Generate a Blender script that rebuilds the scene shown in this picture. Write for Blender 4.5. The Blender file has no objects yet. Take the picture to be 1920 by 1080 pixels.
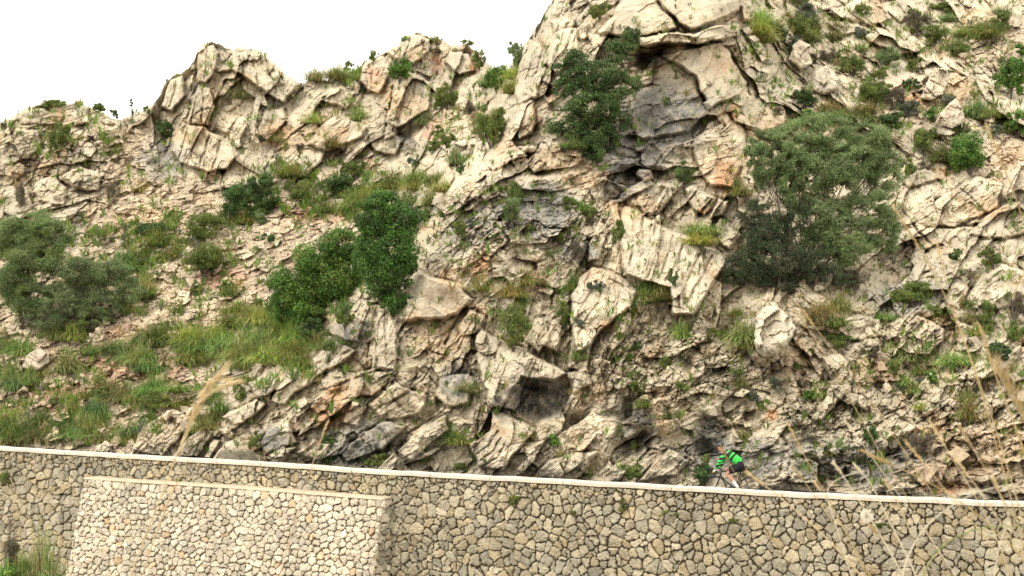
import bpy, bmesh, math, random
import numpy as np
from mathutils import Vector, Matrix
RES = 1.0
rng = np.random.default_rng(11)
random.seed(5)
SC = bpy.context.scene
COL = SC.collection
# ------------------------------------------------------------------ camera
F = 2600.0
PITCH = math.atan(150.0 / F)
cam_d = bpy.data.cameras.new('camera'); cam = bpy.data.objects.new('camera', cam_d); COL.objects.link(cam)
cam_d.sensor_width = 36.0; cam_d.lens = F / 1920.0 * 36.0
cam_d.clip_start = 0.1; cam_d.clip_end = 3000.0
cam.location = (0, 0, 0); cam.rotation_euler = (math.pi / 2 + PITCH, 0, 0)
cam_d.dof.use_dof = True; cam_d.dof.focus_distance = 48.0; cam_d.dof.aperture_fstop = 8.0
SC.camera = cam
CP, SP = math.cos(PITCH), math.sin(PITCH)

def P(u, v, Y):
    """world point seen at photo pixel (u, v) at distance Y in front of the viewer"""
    u = np.asarray(u, float); v = np.asarray(v, float); Y = np.asarray(Y, float)
    x = (u - 960) / F; z = (540 - v) / F
    dy = CP - z * SP; dz = SP + z * CP
    return np.stack([x / dy * Y, np.ones_like(x) * Y, dz / dy * Y], -1)

# ------------------------------------------------------------------ noise
_T = np.random.default_rng(3).random((256, 256, 4)).astype(np.float32)
def _h(ix, iy, k=0, seed=0):
    return _T[(ix + seed * 37) & 255, (iy + seed * 91) & 255, k]
def noise(x, y, seed=0):
    ix = np.floor(x).astype(np.int64); iy = np.floor(y).astype(np.int64)
    fx = (x - ix).astype(np.float32); fy = (y - iy).astype(np.float32)
    sx = fx * fx * (3 - 2 * fx); sy = fy * fy * (3 - 2 * fy)
    def g(a, b, dx, dy):
        t = _h(a, b, 0, seed) * 6.2832
        return np.cos(t) * dx + np.sin(t) * dy
    n0 = g(ix, iy, fx, fy) * (1 - sx) + g(ix + 1, iy, fx - 1, fy) * sx
    n1 = g(ix, iy + 1, fx, fy - 1) * (1 - sx) + g(ix + 1, iy + 1, fx - 1, fy - 1) * sx
    return (n0 * (1 - sy) + n1 * sy) * 1.5
def fbm(x, y, o=4, seed=0, r=.5):
    s = 0; a = 1; t = 0
    for i in range(o):
        s = s + a * noise(x, y, seed + i * 5); t += a
        x = x * 2.03 + 17.3; y = y * 2.03 + 5.1; a *= r
    return s / t
def blocks(u, v, ang, cu, cv, seed, jit=.9):
    """fractured rock: tilted facets in stretched random cells. returns height(-.5...5), crack(0 on crack..1), rnd"""
    c, s = math.cos(math.radians(ang)), math.sin(math.radians(ang))
    x = (u * c - v * s) / cu; y = (u * s + v * c) / cv      # v runs down: +ang leans like '/'
    ix = np.floor(x).astype(np.int64); iy = np.floor(y).astype(np.int64)
    F1 = np.full(x.shape, 9., np.float32); F2 = F1.copy(); hh = np.zeros_like(F1); rr = np.zeros_like(F1)
    for a in (-1, 0, 1):
        for b in (-1, 0, 1):
            cx, cy = ix + a, iy + b
            dx = x - (cx + .5 + (_h(cx, cy, 0, seed) - .5) * jit); dy = y - (cy + .5 + (_h(cx, cy, 1, seed) - .5) * jit)
            d = np.maximum(np.abs(dx), np.abs(dy)) * .8 + np.sqrt(dx * dx + dy * dy) * .2
            r1 = _h(cx, cy, 2, seed); r2 = _h(cx, cy, 3, seed)
            hgt = (r1 - .5) + (r2 - .5) * 1.3 * dx + (((r1 * 7.3) % 1 - .5) * 1.5 + .28) * dy
            near = d < F1
            F2 = np.where(near, F1, np.minimum(F2, d))
            hh = np.where(near, hgt, hh); rr = np.where(near, r2, rr)
            F1 = np.where(near, d, F1)
    cr = np.clip((F2 - F1) * 7, 0, 1)
    return hh.astype(np.float32), cr.astype(np.float32), rr.astype(np.float32)
def sstep(a, b, x):
    t = np.clip((x - a) / (b - a), 0, 1); return t * t * (3 - 2 * t)

# ------------------------------------------------------------------ object helpers
def link(o, parent=None):
    COL.objects.link(o)
    if parent: o.parent = parent
    return o
def tag(o, label=None, cat=None, group=None, kind=None):
    if label: o['label'] = label
    if cat: o['category'] = cat
    if group: o['group'] = group
    if kind: o['kind'] = kind
    return o
def empty(name, loc=(0, 0, 0), rz=0):
    o = bpy.data.objects.new(name, None); o.location = loc; o.rotation_euler = (0, 0, rz); o.empty_display_size = .3
    return link(o)
def npmesh(name, verts, faces, mat, cols=None, parent=None, smooth=False, origin=None):
    """verts (N,3); faces (M,k) all the same k, or list of arrays of different k"""
    verts = np.asarray(verts, np.float32)
    if origin is not None: verts = verts - np.asarray(origin, np.float32)
    fl = faces if isinstance(faces, list) else [faces]
    fl = [np.asarray(f, np.int32) for f in fl if len(f)]
    me = bpy.data.meshes.new(name)
    me.vertices.add(len(verts)); me.vertices.foreach_set('co', verts.ravel())
    nl = sum(f.size for f in fl); nf = sum(len(f) for f in fl)
    me.loops.add(nl); me.loops.foreach_set('vertex_index', np.concatenate([f.ravel() for f in fl]))
    me.polygons.add(nf)
    tot = np.concatenate([np.full(len(f), f.shape[1], np.int32) for f in fl])
    st = np.concatenate([[0], np.cumsum(tot)[:-1]]).astype(np.int32)
    me.polygons.foreach_set('loop_start', st)
    me.update(calc_edges=True)
    me.polygons.foreach_set('use_smooth', np.full(nf, smooth, bool))
    if cols is not None:
        ca = me.color_attributes.new('Col', 'FLOAT_COLOR', 'POINT')
        c4 = np.ones((len(verts), 4), np.float32); c4[:, :3] = cols
        ca.data.foreach_set('color', c4.ravel())
    me.materials.append(mat); me.validate(clean_customdata=False)
    o = bpy.data.objects.new(name, me)
    if origin is not None and parent is None: o.location = origin
    return link(o, parent)
class MB:
    """collects polygons for one mesh"""
    def __init__(s): s.v = []; s.f = []; s.c = []
    def add(s, vs, fs, col=None):
        b = len(s.v); s.v += [tuple(map(float, p)) for p in vs]; s.f += [tuple(i + b for i in f) for f in fs]
        s.c += [col or (1, 1, 1)] * len(vs)
    def tube(s, pts, rad, n=8, col=None, cap=True):
        pts = [Vector(p) for p in pts]; rings = []; up = Vector((0, 0, 1)); prev = None
        for i, p in enumerate(pts):
            t = (pts[min(i + 1, len(pts) - 1)] - pts[max(i - 1, 0)]).normalized()
            if prev is None:
                a = t.cross(up) if abs(t.z) < .95 else t.cross(Vector((1, 0, 0)))
            else:
                a = prev - t * prev.dot(t)
            a.normalize(); b = t.cross(a); prev = a
            r = rad[i] if hasattr(rad, '__len__') else rad
            rings.append([p + (a * math.cos(q * 2 * math.pi / n) + b * math.sin(q * 2 * math.pi / n)) * r for q in range(n)])
        vs = [q for r in rings for q in r]; fs = []
        for i in range(len(rings) - 1):
            for q in range(n):
                fs.append((i * n + q, i * n + (q + 1) % n, (i + 1) * n + (q + 1) % n, (i + 1) * n + q))
        if cap:
            fs.append(tuple(range(n - 1, -1, -1))); fs.append(tuple((len(rings) - 1) * n + q for q in range(n)))
        s.add(vs, fs, col)
    def ring(s, c, R, r, axis='y', N=32, n=8, col=None):
        vs = []; fs = []
        for i in range(N):
            a = i / N * 2 * math.pi
            for q in range(n):
                b = q / n * 2 * math.pi; rr = R + r * math.cos(b)
                vs.append((c[0] + rr * math.cos(a), c[1] + r * math.sin(b), c[2] + rr * math.sin(a)))
        for i in range(N):
            for q in range(n):
                fs.append((i * n + q, i * n + (q + 1) % n, ((i + 1) % N) * n + (q + 1) % n, ((i + 1) % N) * n + q))
        s.add(vs, fs, col)
    def ball(s, c, r, nu=12, nv=8, col=None):
        vs = []; fs = []
        for j in range(nv + 1):
            th = math.pi * j / nv
            for i in range(nu):
                a = 2 * math.pi * i / nu
                vs.append((c[0] + r[0] * math.sin(th) * math.cos(a), c[1] + r[1] * math.sin(th) * math.sin(a), c[2] + r[2] * math.cos(th)))
        for j in range(nv):
            for i in range(nu):
                fs.append((j * nu + i, (j + 1) * nu + i, (j + 1) * nu + (i + 1) % nu, j * nu + (i + 1) % nu))
        s.add(vs, fs, col)
    def box(s, c, h, col=None):
        vs = [(c[0] + i * h[0], c[1] + j * h[1], c[2] + k * h[2]) for i in (-1, 1) for j in (-1, 1) for k in (-1, 1)]
        s.add(vs, [(0, 1, 3, 2), (4, 6, 7, 5), (0, 4, 5, 1), (2, 3, 7, 6), (0, 2, 6, 4), (1, 5, 7, 3)], col)
    def build(s, name, mat, parent=None, smooth=False, loc=None):
        me = bpy.data.meshes.new(name); me.from_pydata(s.v, [], s.f); me.materials.append(mat)
        ca = me.color_attributes.new('Col', 'FLOAT_COLOR', 'POINT')
        ca.data.foreach_set('color', np.array([list(c) + [1] for c in s.c], np.float32).ravel())
        me.polygons.foreach_set('use_smooth', [smooth] * len(me.polygons))
        o = bpy.data.objects.new(name, me)
        if loc is not None: o.location = loc
        return link(o, parent)

# ------------------------------------------------------------------ materials
def mat(name, color=(.5, .5, .5), rough=.9, attr=False, nz=None, bump=None, spec=.2, transl=0, metallic=0, mottle=None):
    m = bpy.data.materials.new(name); m.use_nodes = True; nt = m.node_tree; N = nt.nodes; L = nt.links
    b = N['Principled BSDF']; b.inputs['Roughness'].default_value = rough
    b.inputs['Specular IOR Level'].default_value = spec; b.inputs['Metallic'].default_value = metallic
    tc = N.new('ShaderNodeTexCoord')
    if attr:
        a = N.new('ShaderNodeVertexColor'); a.layer_name = 'Col'; src = a.outputs['Color']
    else:
        a = N.new('ShaderNodeRGB'); a.outputs[0].default_value = (*color, 1); src = a.outputs[0]
    for spec_ in (nz or []):
        sc, lo, hi, det = spec_
        n = N.new('ShaderNodeTexNoise'); n.inputs['Scale'].default_value = sc; n.inputs['Detail'].default_value = det
        L.new(tc.outputs['Object'], n.inputs['Vector'])
        mr = N.new('ShaderNodeMapRange'); mr.inputs['From Min'].default_value = .3; mr.inputs['From Max'].default_value = .7
        mr.inputs['To Min'].default_value = lo; mr.inputs['To Max'].default_value = hi
        L.new(n.outputs['Fac'], mr.inputs['Value'])
        mx = N.new('ShaderNodeMixRGB'); mx.blend_type = 'MULTIPLY'; mx.inputs[0].default_value = 1
        cb = N.new('ShaderNodeCombineColor')
        for k in range(3): L.new(mr.outputs[0], cb.inputs[k])
        L.new(src, mx.inputs[1]); L.new(cb.outputs[0], mx.inputs[2]); src = mx.outputs[0]
    if mottle:
        sc, colr, lo, hi = mottle
        n = N.new('ShaderNodeTexNoise'); n.inputs['Scale'].default_value = sc; n.inputs['Detail'].default_value = 5
        L.new(tc.outputs['Object'], n.inputs['Vector'])
        mr = N.new('ShaderNodeMapRange'); mr.inputs['From Min'].default_value = lo; mr.inputs['From Max'].default_value = hi
        L.new(n.outputs['Fac'], mr.inputs['Value'])
        mx = N.new('ShaderNodeMixRGB'); L.new(mr.outputs[0], mx.inputs[0]); L.new(src, mx.inputs[1]); mx.inputs[2].default_value = (*colr, 1)
        src = mx.outputs[0]
    L.new(src, b.inputs['Base Color'])
    if bump:
        prev = None
        for sc, st, dist in bump:
            n = N.new('ShaderNodeTexNoise'); n.inputs['Scale'].default_value = sc; n.inputs['Detail'].default_value = 8; n.inputs['Roughness'].default_value = .62
            L.new(tc.outputs['Object'], n.inputs['Vector'])
            bp = N.new('ShaderNodeBump'); bp.inputs['Strength'].default_value = st; bp.inputs['Distance'].default_value = dist
            L.new(n.outputs['Fac'], bp.inputs['Height'])
            if prev: L.new(prev.outputs[0], bp.inputs['Normal'])
            prev = bp
        L.new(prev.outputs[0], b.inputs['Normal'])
    if transl:
        t = N.new('ShaderNodeBsdfTranslucent'); L.new(src, t.inputs['Color'])
        mxs = N.new('ShaderNodeMixShader'); mxs.inputs[0].default_value = transl
        out = N['Material Output']; L.new(b.outputs[0], mxs.inputs[1]); L.new(t.outputs[0], mxs.inputs[2]); L.new(mxs.outputs[0], out.inputs['Surface'])
    return m
M_ROCK = mat('limestone', attr=True, rough=.92, spec=.15, nz=[(1.3, .84, 1.12, 6), (9, .82, 1.12, 6), (34, .85, 1.1, 4)], bump=[(5, .55, .10), (22, .5, .03)], mottle=(2.6, (.25, .22, .17), .62, .9))
M_STONE = mat('wall_stone', attr=True, rough=.93, spec=.15, nz=[(.45, .78, 1.12, 5), (6, .86, 1.1, 6), (38, .86, 1.1, 4)], bump=[(11, .6, .04), (45, .5, .012)], mottle=(8, (.30, .29, .25), .6, .85))
M_MORTAR = mat('mortar', (.12, .097, .065), rough=1, spec=.05, nz=[(5, .6, 1.5, 5)], bump=[(18, .8, .03)])
M_COPING = mat('concrete', (.71, .65, .54), rough=.9, spec=.15, nz=[(1.2, .86, 1.08, 5), (14, .9, 1.06, 5)], bump=[(7, .5, .03), (30, .4, .01)], mottle=(2.4, (.50, .41, .30), .52, .78))
M_ASPHALT = mat('asphalt', (.055, .055, .055), rough=.9, nz=[(40, .7, 1.3, 4)], bump=[(90, .4, .006)])
M_SOIL = mat('soil', (.20, .15, .095), rough=1, spec=.05, nz=[(.6, .6, 1.3, 6), (7, .7, 1.3, 6)], bump=[(6, .8, .08)])
M_LEAF = mat('leaf', attr=True, rough=.6, spec=.25, transl=.36)
M_GRASS = mat('grass_blade', attr=True, rough=.65, spec=.2, transl=.3)
M_STRAW = mat('dry_straw', attr=True, rough=.7, spec=.15, transl=.25)
M_BARK = mat('bark', (.13, .11, .09), rough=.95, nz=[(12, .6, 1.4, 5)], bump=[(30, .8, .02)])
# ------------------------------------------------------------------ layout of wall / road
CAPV = np.array([(-400, 808), (0, 836), (240, 851), (480, 864), (720, 880.5), (960, 893), (1180, 905), (1370, 915.5), (1440, 920), (1920, 940.5), (2320, 957)], float)
def capv(u): return np.interp(u, CAPV[:, 0], CAPV[:, 1])
def Yw(u): return 1.0 / (.02 + .00703 * np.asarray(u, float) / 1920)
def capz(u): return P(u, capv(u) + 2.3, Yw(u))[..., 2]
WA = P(-400, 800, Yw(-400)); WB = P(2320, 900, Yw(2320)); WA[2] = WB[2] = 0
WT = (WB - WA) / np.linalg.norm(WB - WA); WN = np.array([WT[1], -WT[0], 0]); WLEN = np.linalg.norm(WB - WA)
if WN[1] > 0: WN = -WN          # towards the viewer
_us = np.linspace(-400, 2320, 200); _ps = P(_us, capv(_us), Yw(_us)); _ss = (_ps - WA) @ WT; _zs = capz(_us)
def s_of_u(u): return np.interp(u, _us, _ss)
def zc_of_s(s): return np.interp(s, _ss, _zs)
def wp(s, out, z): return WA + np.asarray(s)[..., None] * WT + np.asarray(out)[..., None] * WN + np.asarray(z)[..., None] * np.array([0, 0, 1.])

# ------------------------------------------------------------------ hillside
CPTS = []
for v, row in {
    960: {-250: 58, 0: 55.5, 480: 51.5, 960: 48, 1440: 45.3, 1920: 42.8, 2200: 41.5},
    850: {-250: 59.5, 0: 56.5, 250: 54, 480: 52, 700: 50.3, 960: 48.7, 1200: 47.2, 1440: 46.2, 1700: 44.8, 1920: 43.8, 2200: 42.6},
    720: {-250: 62, 0: 60, 250: 58, 420: 56.5, 520: 53.2, 700: 51.4, 960: 49.7, 1200: 48.8, 1440: 47.7, 1700: 47, 1920: 46.4, 2200: 45.5},
    600: {-250: 65, 0: 63, 250: 61.5, 480: 59.5, 590: 58, 640: 54, 780: 52.6, 960: 51.5, 1200: 50.3, 1440: 50, 1700: 50, 1920: 49.5, 2200: 49},
    480: {-250: 69, 0: 67, 250: 66, 480: 63.5, 680: 60.5, 760: 58, 805: 54.2, 960: 53, 1200: 51.8, 1440: 52.6, 1700: 53.3, 1920: 53, 2200: 53},
    350: {-250: 72, 0: 71, 250: 70.5, 480: 69, 640: 67.5, 780: 64, 840: 57, 960: 55.3, 1100: 55, 1240: 55.2, 1440: 56, 1700: 57.5, 1920: 57.5, 2200: 58},
    230: {-250: 74, 0: 73, 150: 72.5, 270: 74, 400: 71.5, 600: 71, 760: 69, 880: 66, 960: 58.5, 1100: 57, 1240: 56.6, 1360: 57, 1500: 60.5, 1700: 61.5, 1920: 61.5, 2200: 62},
    110: {400: 73, 600: 73.5, 760: 71.5, 900: 71, 1000: 60.5, 1100: 58.8, 1240: 57.2, 1360: 58, 1450: 62.5, 1700: 66, 1920: 66, 2200: 67},
    0: {1030: 64, 1100: 61, 1240: 58.6, 1360: 60, 1450: 66, 1700: 71, 1920: 71.5, 2200: 73},
    -230: {1150: 73, 1300: 72, 1450: 77, 1700: 82, 1920: 83, 2200: 85}}.items():
    for u, y in row.items(): CPTS.append((u, v, y))
CPTS = np.array(CPTS, float)
def _K(a, b): return np.sqrt(((a[:, None, :] - b[None]) ** 2).sum(-1) + 30 ** 2) / 100
_A = CPTS[:, :2]; _n = len(_A); _M = np.zeros((_n + 3, _n + 3)); _M[:_n, :_n] = _K(_A, _A) + np.eye(_n) * .0
_M[:_n, _n:] = np.c_[np.ones(_n), _A / 1000]; _M[_n:, :_n] = _M[:_n, _n:].T
_W = np.linalg.solve(_M, np.r_[CPTS[:, 2], 0, 0, 0])
def macroY(u, v):
    sh = u.shape; u = u.ravel(); v = v.ravel(); out = np.zeros(len(u))
    for i in range(_n): out += _W[i] * np.sqrt((u - _A[i, 0]) ** 2 + (v - _A[i, 1]) ** 2 + 900) / 100
    out += _W[_n] + _W[_n + 1] * u / 1000 + _W[_n + 2] * v / 1000
    return out.reshape(sh)
RIDGE = np.array([(-260, 285), (-60, 262), (0, 232), (12, 226), (40, 208), (62, 196), (90, 193), (120, 196), (150, 193), (168, 200), (190, 212), (215, 224), (232, 220), (262, 212), (285, 196), (300, 178),
    (312, 152), (330, 140), (345, 134), (362, 118), (372, 90), (380, 81), (400, 79), (420, 86), (440, 92), (458, 90), (480, 94), (500, 104), (520, 122), (545, 146), (562, 157), (580, 152), (600, 148), (640, 146),
    (668, 138), (682, 116), (700, 108), (720, 97), (745, 84), (765, 68), (782, 62), (800, 68), (815, 76), (835, 78), (858, 84), (880, 88), (900, 96), (915, 122), (935, 136), (952, 132), (962, 112), (975, 92), (990, 76),
    (1002, 56), (1018, 30), (1030, 8), (1048, -14), (1075, -40), (1120, -90), (1200, -150), (1320, -190), (1500, -225), (1800, -240), (2300, -250)], float)
U0, U1 = -240.0, 2160.0
NU = int(1560 * RES); NV = int(860 * RES)
uu = np.linspace(U0, U1, NU); 
vtop = np.interp(uu, RIDGE[:, 0], RIDGE[:, 1]) + fbm(uu / 26, uu * 0, 3, 4) * 9 * (uu < 1100) + fbm(uu / 7, uu * 0 + 3, 2, 8) * 4 * (uu < 1150)
vbot = capv(uu) + 34
tt = np.linspace(0, 1, NV)
Ug = np.repeat(uu[None], NV, 0); Vg = vbot[None] + (vtop - vbot)[None] * tt[:, None]
Yg = macroY(Ug, Vg)
Ug = Ug.astype(np.float32); Vg = Vg.astype(np.float32)
wx = fbm(Ug / 120, Vg / 120, 3, 21) * 22; wy = fbm(Ug / 120, Vg / 120, 3, 31) * 22
w2x = fbm(Ug / 18, Vg / 18, 3, 41) * 3.2; w2y = fbm(Ug / 18, Vg / 18, 3, 51) * 3.2
# strata direction classes
CLS = {-40: [(1560, 60, 130, 90), (1700, 120, 120, 90), (1430, 130, 50, 90), (1800, 250, 90, 90), (1560, 250, 80, 80), (1480, 640, 60, 60), (1560, 720, 60, 60), (1660, 20, 80, 50)],
       15: [(80, 320, 130, 90), (130, 700, 260, 160), (350, 560, 200, 120), (1230, 220, 90, 110), (1300, 20, 110, 50), (1700, 860, 260, 60), (1000, 400, 60, 50), (350, 380, 130, 40), (1300, 720, 140, 60)],
       40: [(600, 250, 110, 60), (380, 800, 160, 60), (620, 740, 120, 110), (760, 800, 110, 80), (1820, 420, 130, 110), (1830, 560, 110, 60), (1080, 860, 120, 50), (850, 500, 70, 70), (1080, 120, 60, 80), (1330, 140, 60, 60), (950, 300, 60, 40), (1750, 700, 160, 80), (1240, 880, 90, 40)],
       70: [(420, 180, 130, 110), (380, 280, 70, 60), (760, 160, 90, 80), (1240, 480, 110, 90), (700, 620, 50, 70), (960, 660, 80, 60), (900, 800, 60, 60), (1130, 560, 70, 70), (1030, 90, 50, 80), (1400, 580, 60, 50), (1150, 680, 90, 60), (1350, 380, 60, 50)]}
cw = []
for ang, bl in CLS.items():
    w = np.full(Ug.shape, .04)
    for (a, b, ra, rb) in bl: w = w + np.exp(-(((Ug + wx - a) / ra) ** 2 + ((Vg + wy - b) / rb) ** 2))
    cw.append(w ** 3)
cs = sum(cw); cw = [w / cs for w in cw]
def blobmask(lst, warp=1.0):
    w = np.zeros(Ug.shape)
    for (a, b, ra, rb) in lst: w = np.maximum(w, 1 - (((Ug + wx * warp + w2x - a) / ra) ** 2 + ((Vg + wy * warp + w2y - b) / rb) ** 2))
    return np.clip(w * 1.6, 0, 1)
scree = blobmask([(150, 740, 330, 150), (300, 560, 300, 130), (520, 440, 180, 80), (640, 370, 160, 60), (290, 400, 150, 80), (-150, 600, 200, 300), (250, 320, 60, 90), (1730, 190, 110, 60), (1850, 70, 110, 60), (1880, 300, 50, 60), (1640, 700, 60, 40), (860, 230, 60, 50)])
smoothm = blobmask([(1190, 20, 70, 45), (1320, 20, 100, 48), (1250, 200, 85, 70), (1310, 150, 90, 50), (810, 550, 60, 40), (450, 850, 50, 30), (850, 730, 40, 35), (1540, 150, 30, 30)], .3)
lumpy = blobmask([(1240, 680, 220, 90), (1560, 760, 120, 80), (1100, 440, 60, 90), (900, 420, 90, 100), (1700, 650, 120, 60), (120, 300, 130, 80), (1780, 780, 150, 80)])
MOD = np.clip(.85 + fbm(Ug / 46 + 70, Vg / 46, 3, 161) * 2.8, .15, 1.7)
D = np.zeros(Ug.shape); CR = np.ones(Ug.shape); TONE = np.zeros(Ug.shape)
rockA = (1 - scree * .78) * (1 - smoothm * .6)
for i, ang in enumerate(CLS):
    w = cw[i]
    for (cu, cv, amp, ck, sd) in ((140, 66, 1.3, .14, 1), (50, 29, .55, .08, 2), (21, 12.5, .19, .035, 3), (8.5, 5.2, .07, .012, 4)):
        x = Ug + wx * min(1, cu / 60) + w2x * .6; y = Vg + wy * min(1, cu / 60) + w2y * .6
        mk = w > .03; h = np.zeros(w.shape, np.float32); c = np.ones_like(h); r = np.full_like(h, .5)
        h[mk], c[mk], r[mk] = blocks(x[mk], y[mk], ang, cu, cv, sd + i * 7)
        a_ = (rockA if cu > 15 else (1 - smoothm * .5)) * (1 if cu > 60 else MOD)
        D += w * a_ * (h * amp - (1 - c) ** 2 * ck)
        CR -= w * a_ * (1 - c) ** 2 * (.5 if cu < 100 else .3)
        TONE += w * (r - .5) * (.5 if cu > 20 else .25)
# thin bedding: many narrow layers along the strata
BED = np.clip(.35 + fbm(Ug / 70 + 20, Vg / 70, 3, 181) * 2.4, 0, 1) * (1 - scree * .8) * (1 - smoothm * .5)
for i, ang in enumerate(CLS):
    w = cw[i] * BED; mk = w > .03
    for cu, cv, amp, sd in ((75, 7.5, .17, 60), (46, 4.2, .09, 61)):
        h, c, r = blocks((Ug + wx + w2x * .8)[mk], (Vg + wy + w2y * .8)[mk], ang, cu, cv, sd + i)
        D[mk] += w[mk] * (h * amp - (1 - c) ** 2 * .03); TONE[mk] += w[mk] * (r - .5) * .35
# rubble and knobbly rock
def mblocks(m, x, y, *a):
    k = m > 0; h = np.zeros(m.shape, np.float32); c = np.ones_like(h); r = np.full_like(h, .5); h[k], c[k], r[k] = blocks(x[k], y[k], *a); return h, c, r
h, c, r = mblocks(scree, Ug + w2x, Vg + w2y, 30, 34, 24, 49); D += scree * h * .5; TONE += scree * (r - .5) * .4
h, c, r = mblocks(scree, Ug + w2x, Vg + w2y, 12, 15, 8, 50); D += scree * (h * .22 - (1 - c) ** 2 * .08); TONE += scree * (r - .5) * .6
h, c, r = mblocks(scree, Ug + w2x, Vg + w2y, 20, 7, 4.5, 51); D += scree * (h * .12 - (1 - c) ** 2 * .05); TONE += scree * (r - .5) * .5
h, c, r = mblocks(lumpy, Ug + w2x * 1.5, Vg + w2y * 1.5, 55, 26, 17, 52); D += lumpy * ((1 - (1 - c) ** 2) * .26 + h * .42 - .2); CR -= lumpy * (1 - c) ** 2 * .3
h, c, r = mblocks(lumpy, Ug + w2x * 1.5, Vg + w2y * 1.5, 45, 10, 7, 53); D += lumpy * ((1 - (1 - c) ** 2) * .08 + h * .12 - .05)
D += fbm(Ug / 60, Vg / 60, 5, 61, .6) * .55 * (1 - .5 * smoothm) + fbm(Ug / 7, Vg / 7, 3, 71) * .06
rid = 1 - np.abs(fbm(Ug / 45 + w2x / 30, Vg / 45, 4, 81)) * 2.2
D += (rid - .6) * .35 * (1 - scree) * (1 - smoothm * .6)

NOISEU = w2x * .8 + fbm(Ug / 30, Vg / 30, 3, 91) * 7; NOISEV = w2y * .8 + fbm(Ug / 30, Vg / 30, 3, 95) * 7
def _box(pts, pad):
    p = np.array(pts, float); c0 = np.searchsorted(uu, p[:, 0].min() - pad); c1 = np.searchsorted(uu, p[:, 0].max() + pad)
    return p, slice(max(c0, 0), max(c1, 1))
def polydist(pts, sl, U, V):
    n = len(pts); d = np.full(U.shape, 1e9); ins = np.zeros(U.shape, bool)
    for i in range(n):
        a = pts[i]; b = pts[(i + 1) % n]; e = b - a
        t = np.clip(((U - a[0]) * e[0] + (V - a[1]) * e[1]) / (e @ e + 1e-9), 0, 1)
        d = np.minimum(d, np.hypot(U - a[0] - t * e[0], V - a[1] - t * e[1]))
        cond = ((a[1] > V) != (b[1] > V)) & (U < (b[0] - a[0]) * (V - a[1]) / (b[1] - a[1] + 1e-9) + a[0])
        ins ^= cond
    return np.where(ins, d, -d)
def slab(pts, h, tilt=(0, 0), soft=5, flat=.45):
    soft = max(2.5, soft * .7); flat = flat * .95; 
    """a rock slab standing proud of the slope; tilt in metres per 100 px (right, down)"""
    global D, CR
    p, sl = _box(pts, 30); U = Ug[:, sl] + NOISEU[:, sl] * .8; V = Vg[:, sl] + NOISEV[:, sl] * .8
    d = polydist(p, sl, U, V); c = p.mean(0)
    if h < 0:
        D[:, sl] += h * .72 * sstep(-5, 12, d + NOISEU[:, sl] * .5); return
    w = sstep(-1, soft, d); loc = D[:, sl]
    tgt = h * (1 if h < 0 else 1) + tilt[0] * (U - c[0]) / 100 + tilt[1] * (V - c[1]) / 100
    D[:, sl] = loc * (1 - w * flat) + w * tgt
    gap = np.exp(-((d + 2.0) / 2.6) ** 2)
    if h > 0: D[:, sl] -= gap * .17
def crack(pts, depth=.6, width=3):
    p, sl = _box(pts, 30); U = Ug[:, sl] + NOISEU[:, sl] * .75; V = Vg[:, sl] + NOISEV[:, sl] * .75; d = np.full(U.shape, 1e9)
    for a, b in zip(p[:-1], p[1:]):
        e = b - a; t = np.clip(((U - a[0]) * e[0] + (V - a[1]) * e[1]) / (e @ e + 1e-9), 0, 1)
        d = np.minimum(d, np.hypot(U - a[0] - t * e[0], V - a[1] - t * e[1]))
    D[:, sl] -= depth * .62 * np.exp(-(d / (width * .85)) ** 2) * np.clip(.7 + NOISEU[:, sl] * .12, .15, 1.3)
S = slab
# cliff roof and cave
S([(1196,69),(1254,60),(1300,62),(1349,46),(1392,42),(1385,66),(1338,79),(1265,82),(1201,84)], 1.9, (0, -.6), 4)
S([(1120,62),(1150,28),(1185,-70),(1222,-70),(1258,28),(1268,50),(1255,61),(1200,70),(1165,70)], 1.7, (.4, -1.0), 9, .8)
S([(1235,2),(1272,46),(1296,58),(1345,42),(1386,22),(1402,-70),(1222,-70)], 1.9, (-.2, -1.2), 9, .8)
S([(1243,103),(1307,86),(1349,80),(1366,97),(1399,155),(1388,178),(1332,205),(1313,167),(1304,142),(1265,119)], .95, (-.5, .4), 5, .65)
S([(1196,90),(1262,88),(1240,104),(1222,118),(1205,140),(1190,120)], -2.2, (0, 0), 6, .5)
crack([(1200,88),(1265,86),(1304,84),(1338,81),(1371,73)], 1.6, 3.2); crack([(1233,2),(1270,45),(1286,60)], .8, 2.6); crack([(1196,70),(1254,61),(1296,60),(1349,45),(1378,32)], .5, 2.2)
crack([(1262,115),(1304,143),(1313,170)], .8, 3); crack([(1368,98),(1400,150),(1412,200)], .8, 3); crack([(1256,62),(1258,82)], .4, 2); crack([(1290,62),(1300,84)], .4, 2)
S([(1194,150),(1262,128),(1300,150),(1330,208),(1290,250),(1200,262),(1175,220)], .25, (.3, .5), 8, .35)
S([(1387,10),(1405,2),(1413,20),(1405,42),(1391,40)], 1.5, (0, -.8), 7)
for a in ((1398,58),(1408,74),(1418,90),(1428,106)): S([(a[0]-8,a[1]-4),(a[0]+6,a[1]-12),(a[0]+16,a[1]+2),(a[0]+2,a[1]+12)], .8, (.6, .6), 3)
S([(1480,112),(1484,88),(1500,73),(1519,84),(1523,118),(1502,131)], .9, (.2,-1.5), 7)
S([(1300,270),(1330,225),(1362,212),(1400,240),(1395,300),(1372,350),(1330,350),(1310,320)], .55, (-.4, .5), 6)
S([(1390,205),(1430,180),(1470,190),(1475,230),(1430,250),(1400,240)], .4, (.2,.5), 5)
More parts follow.
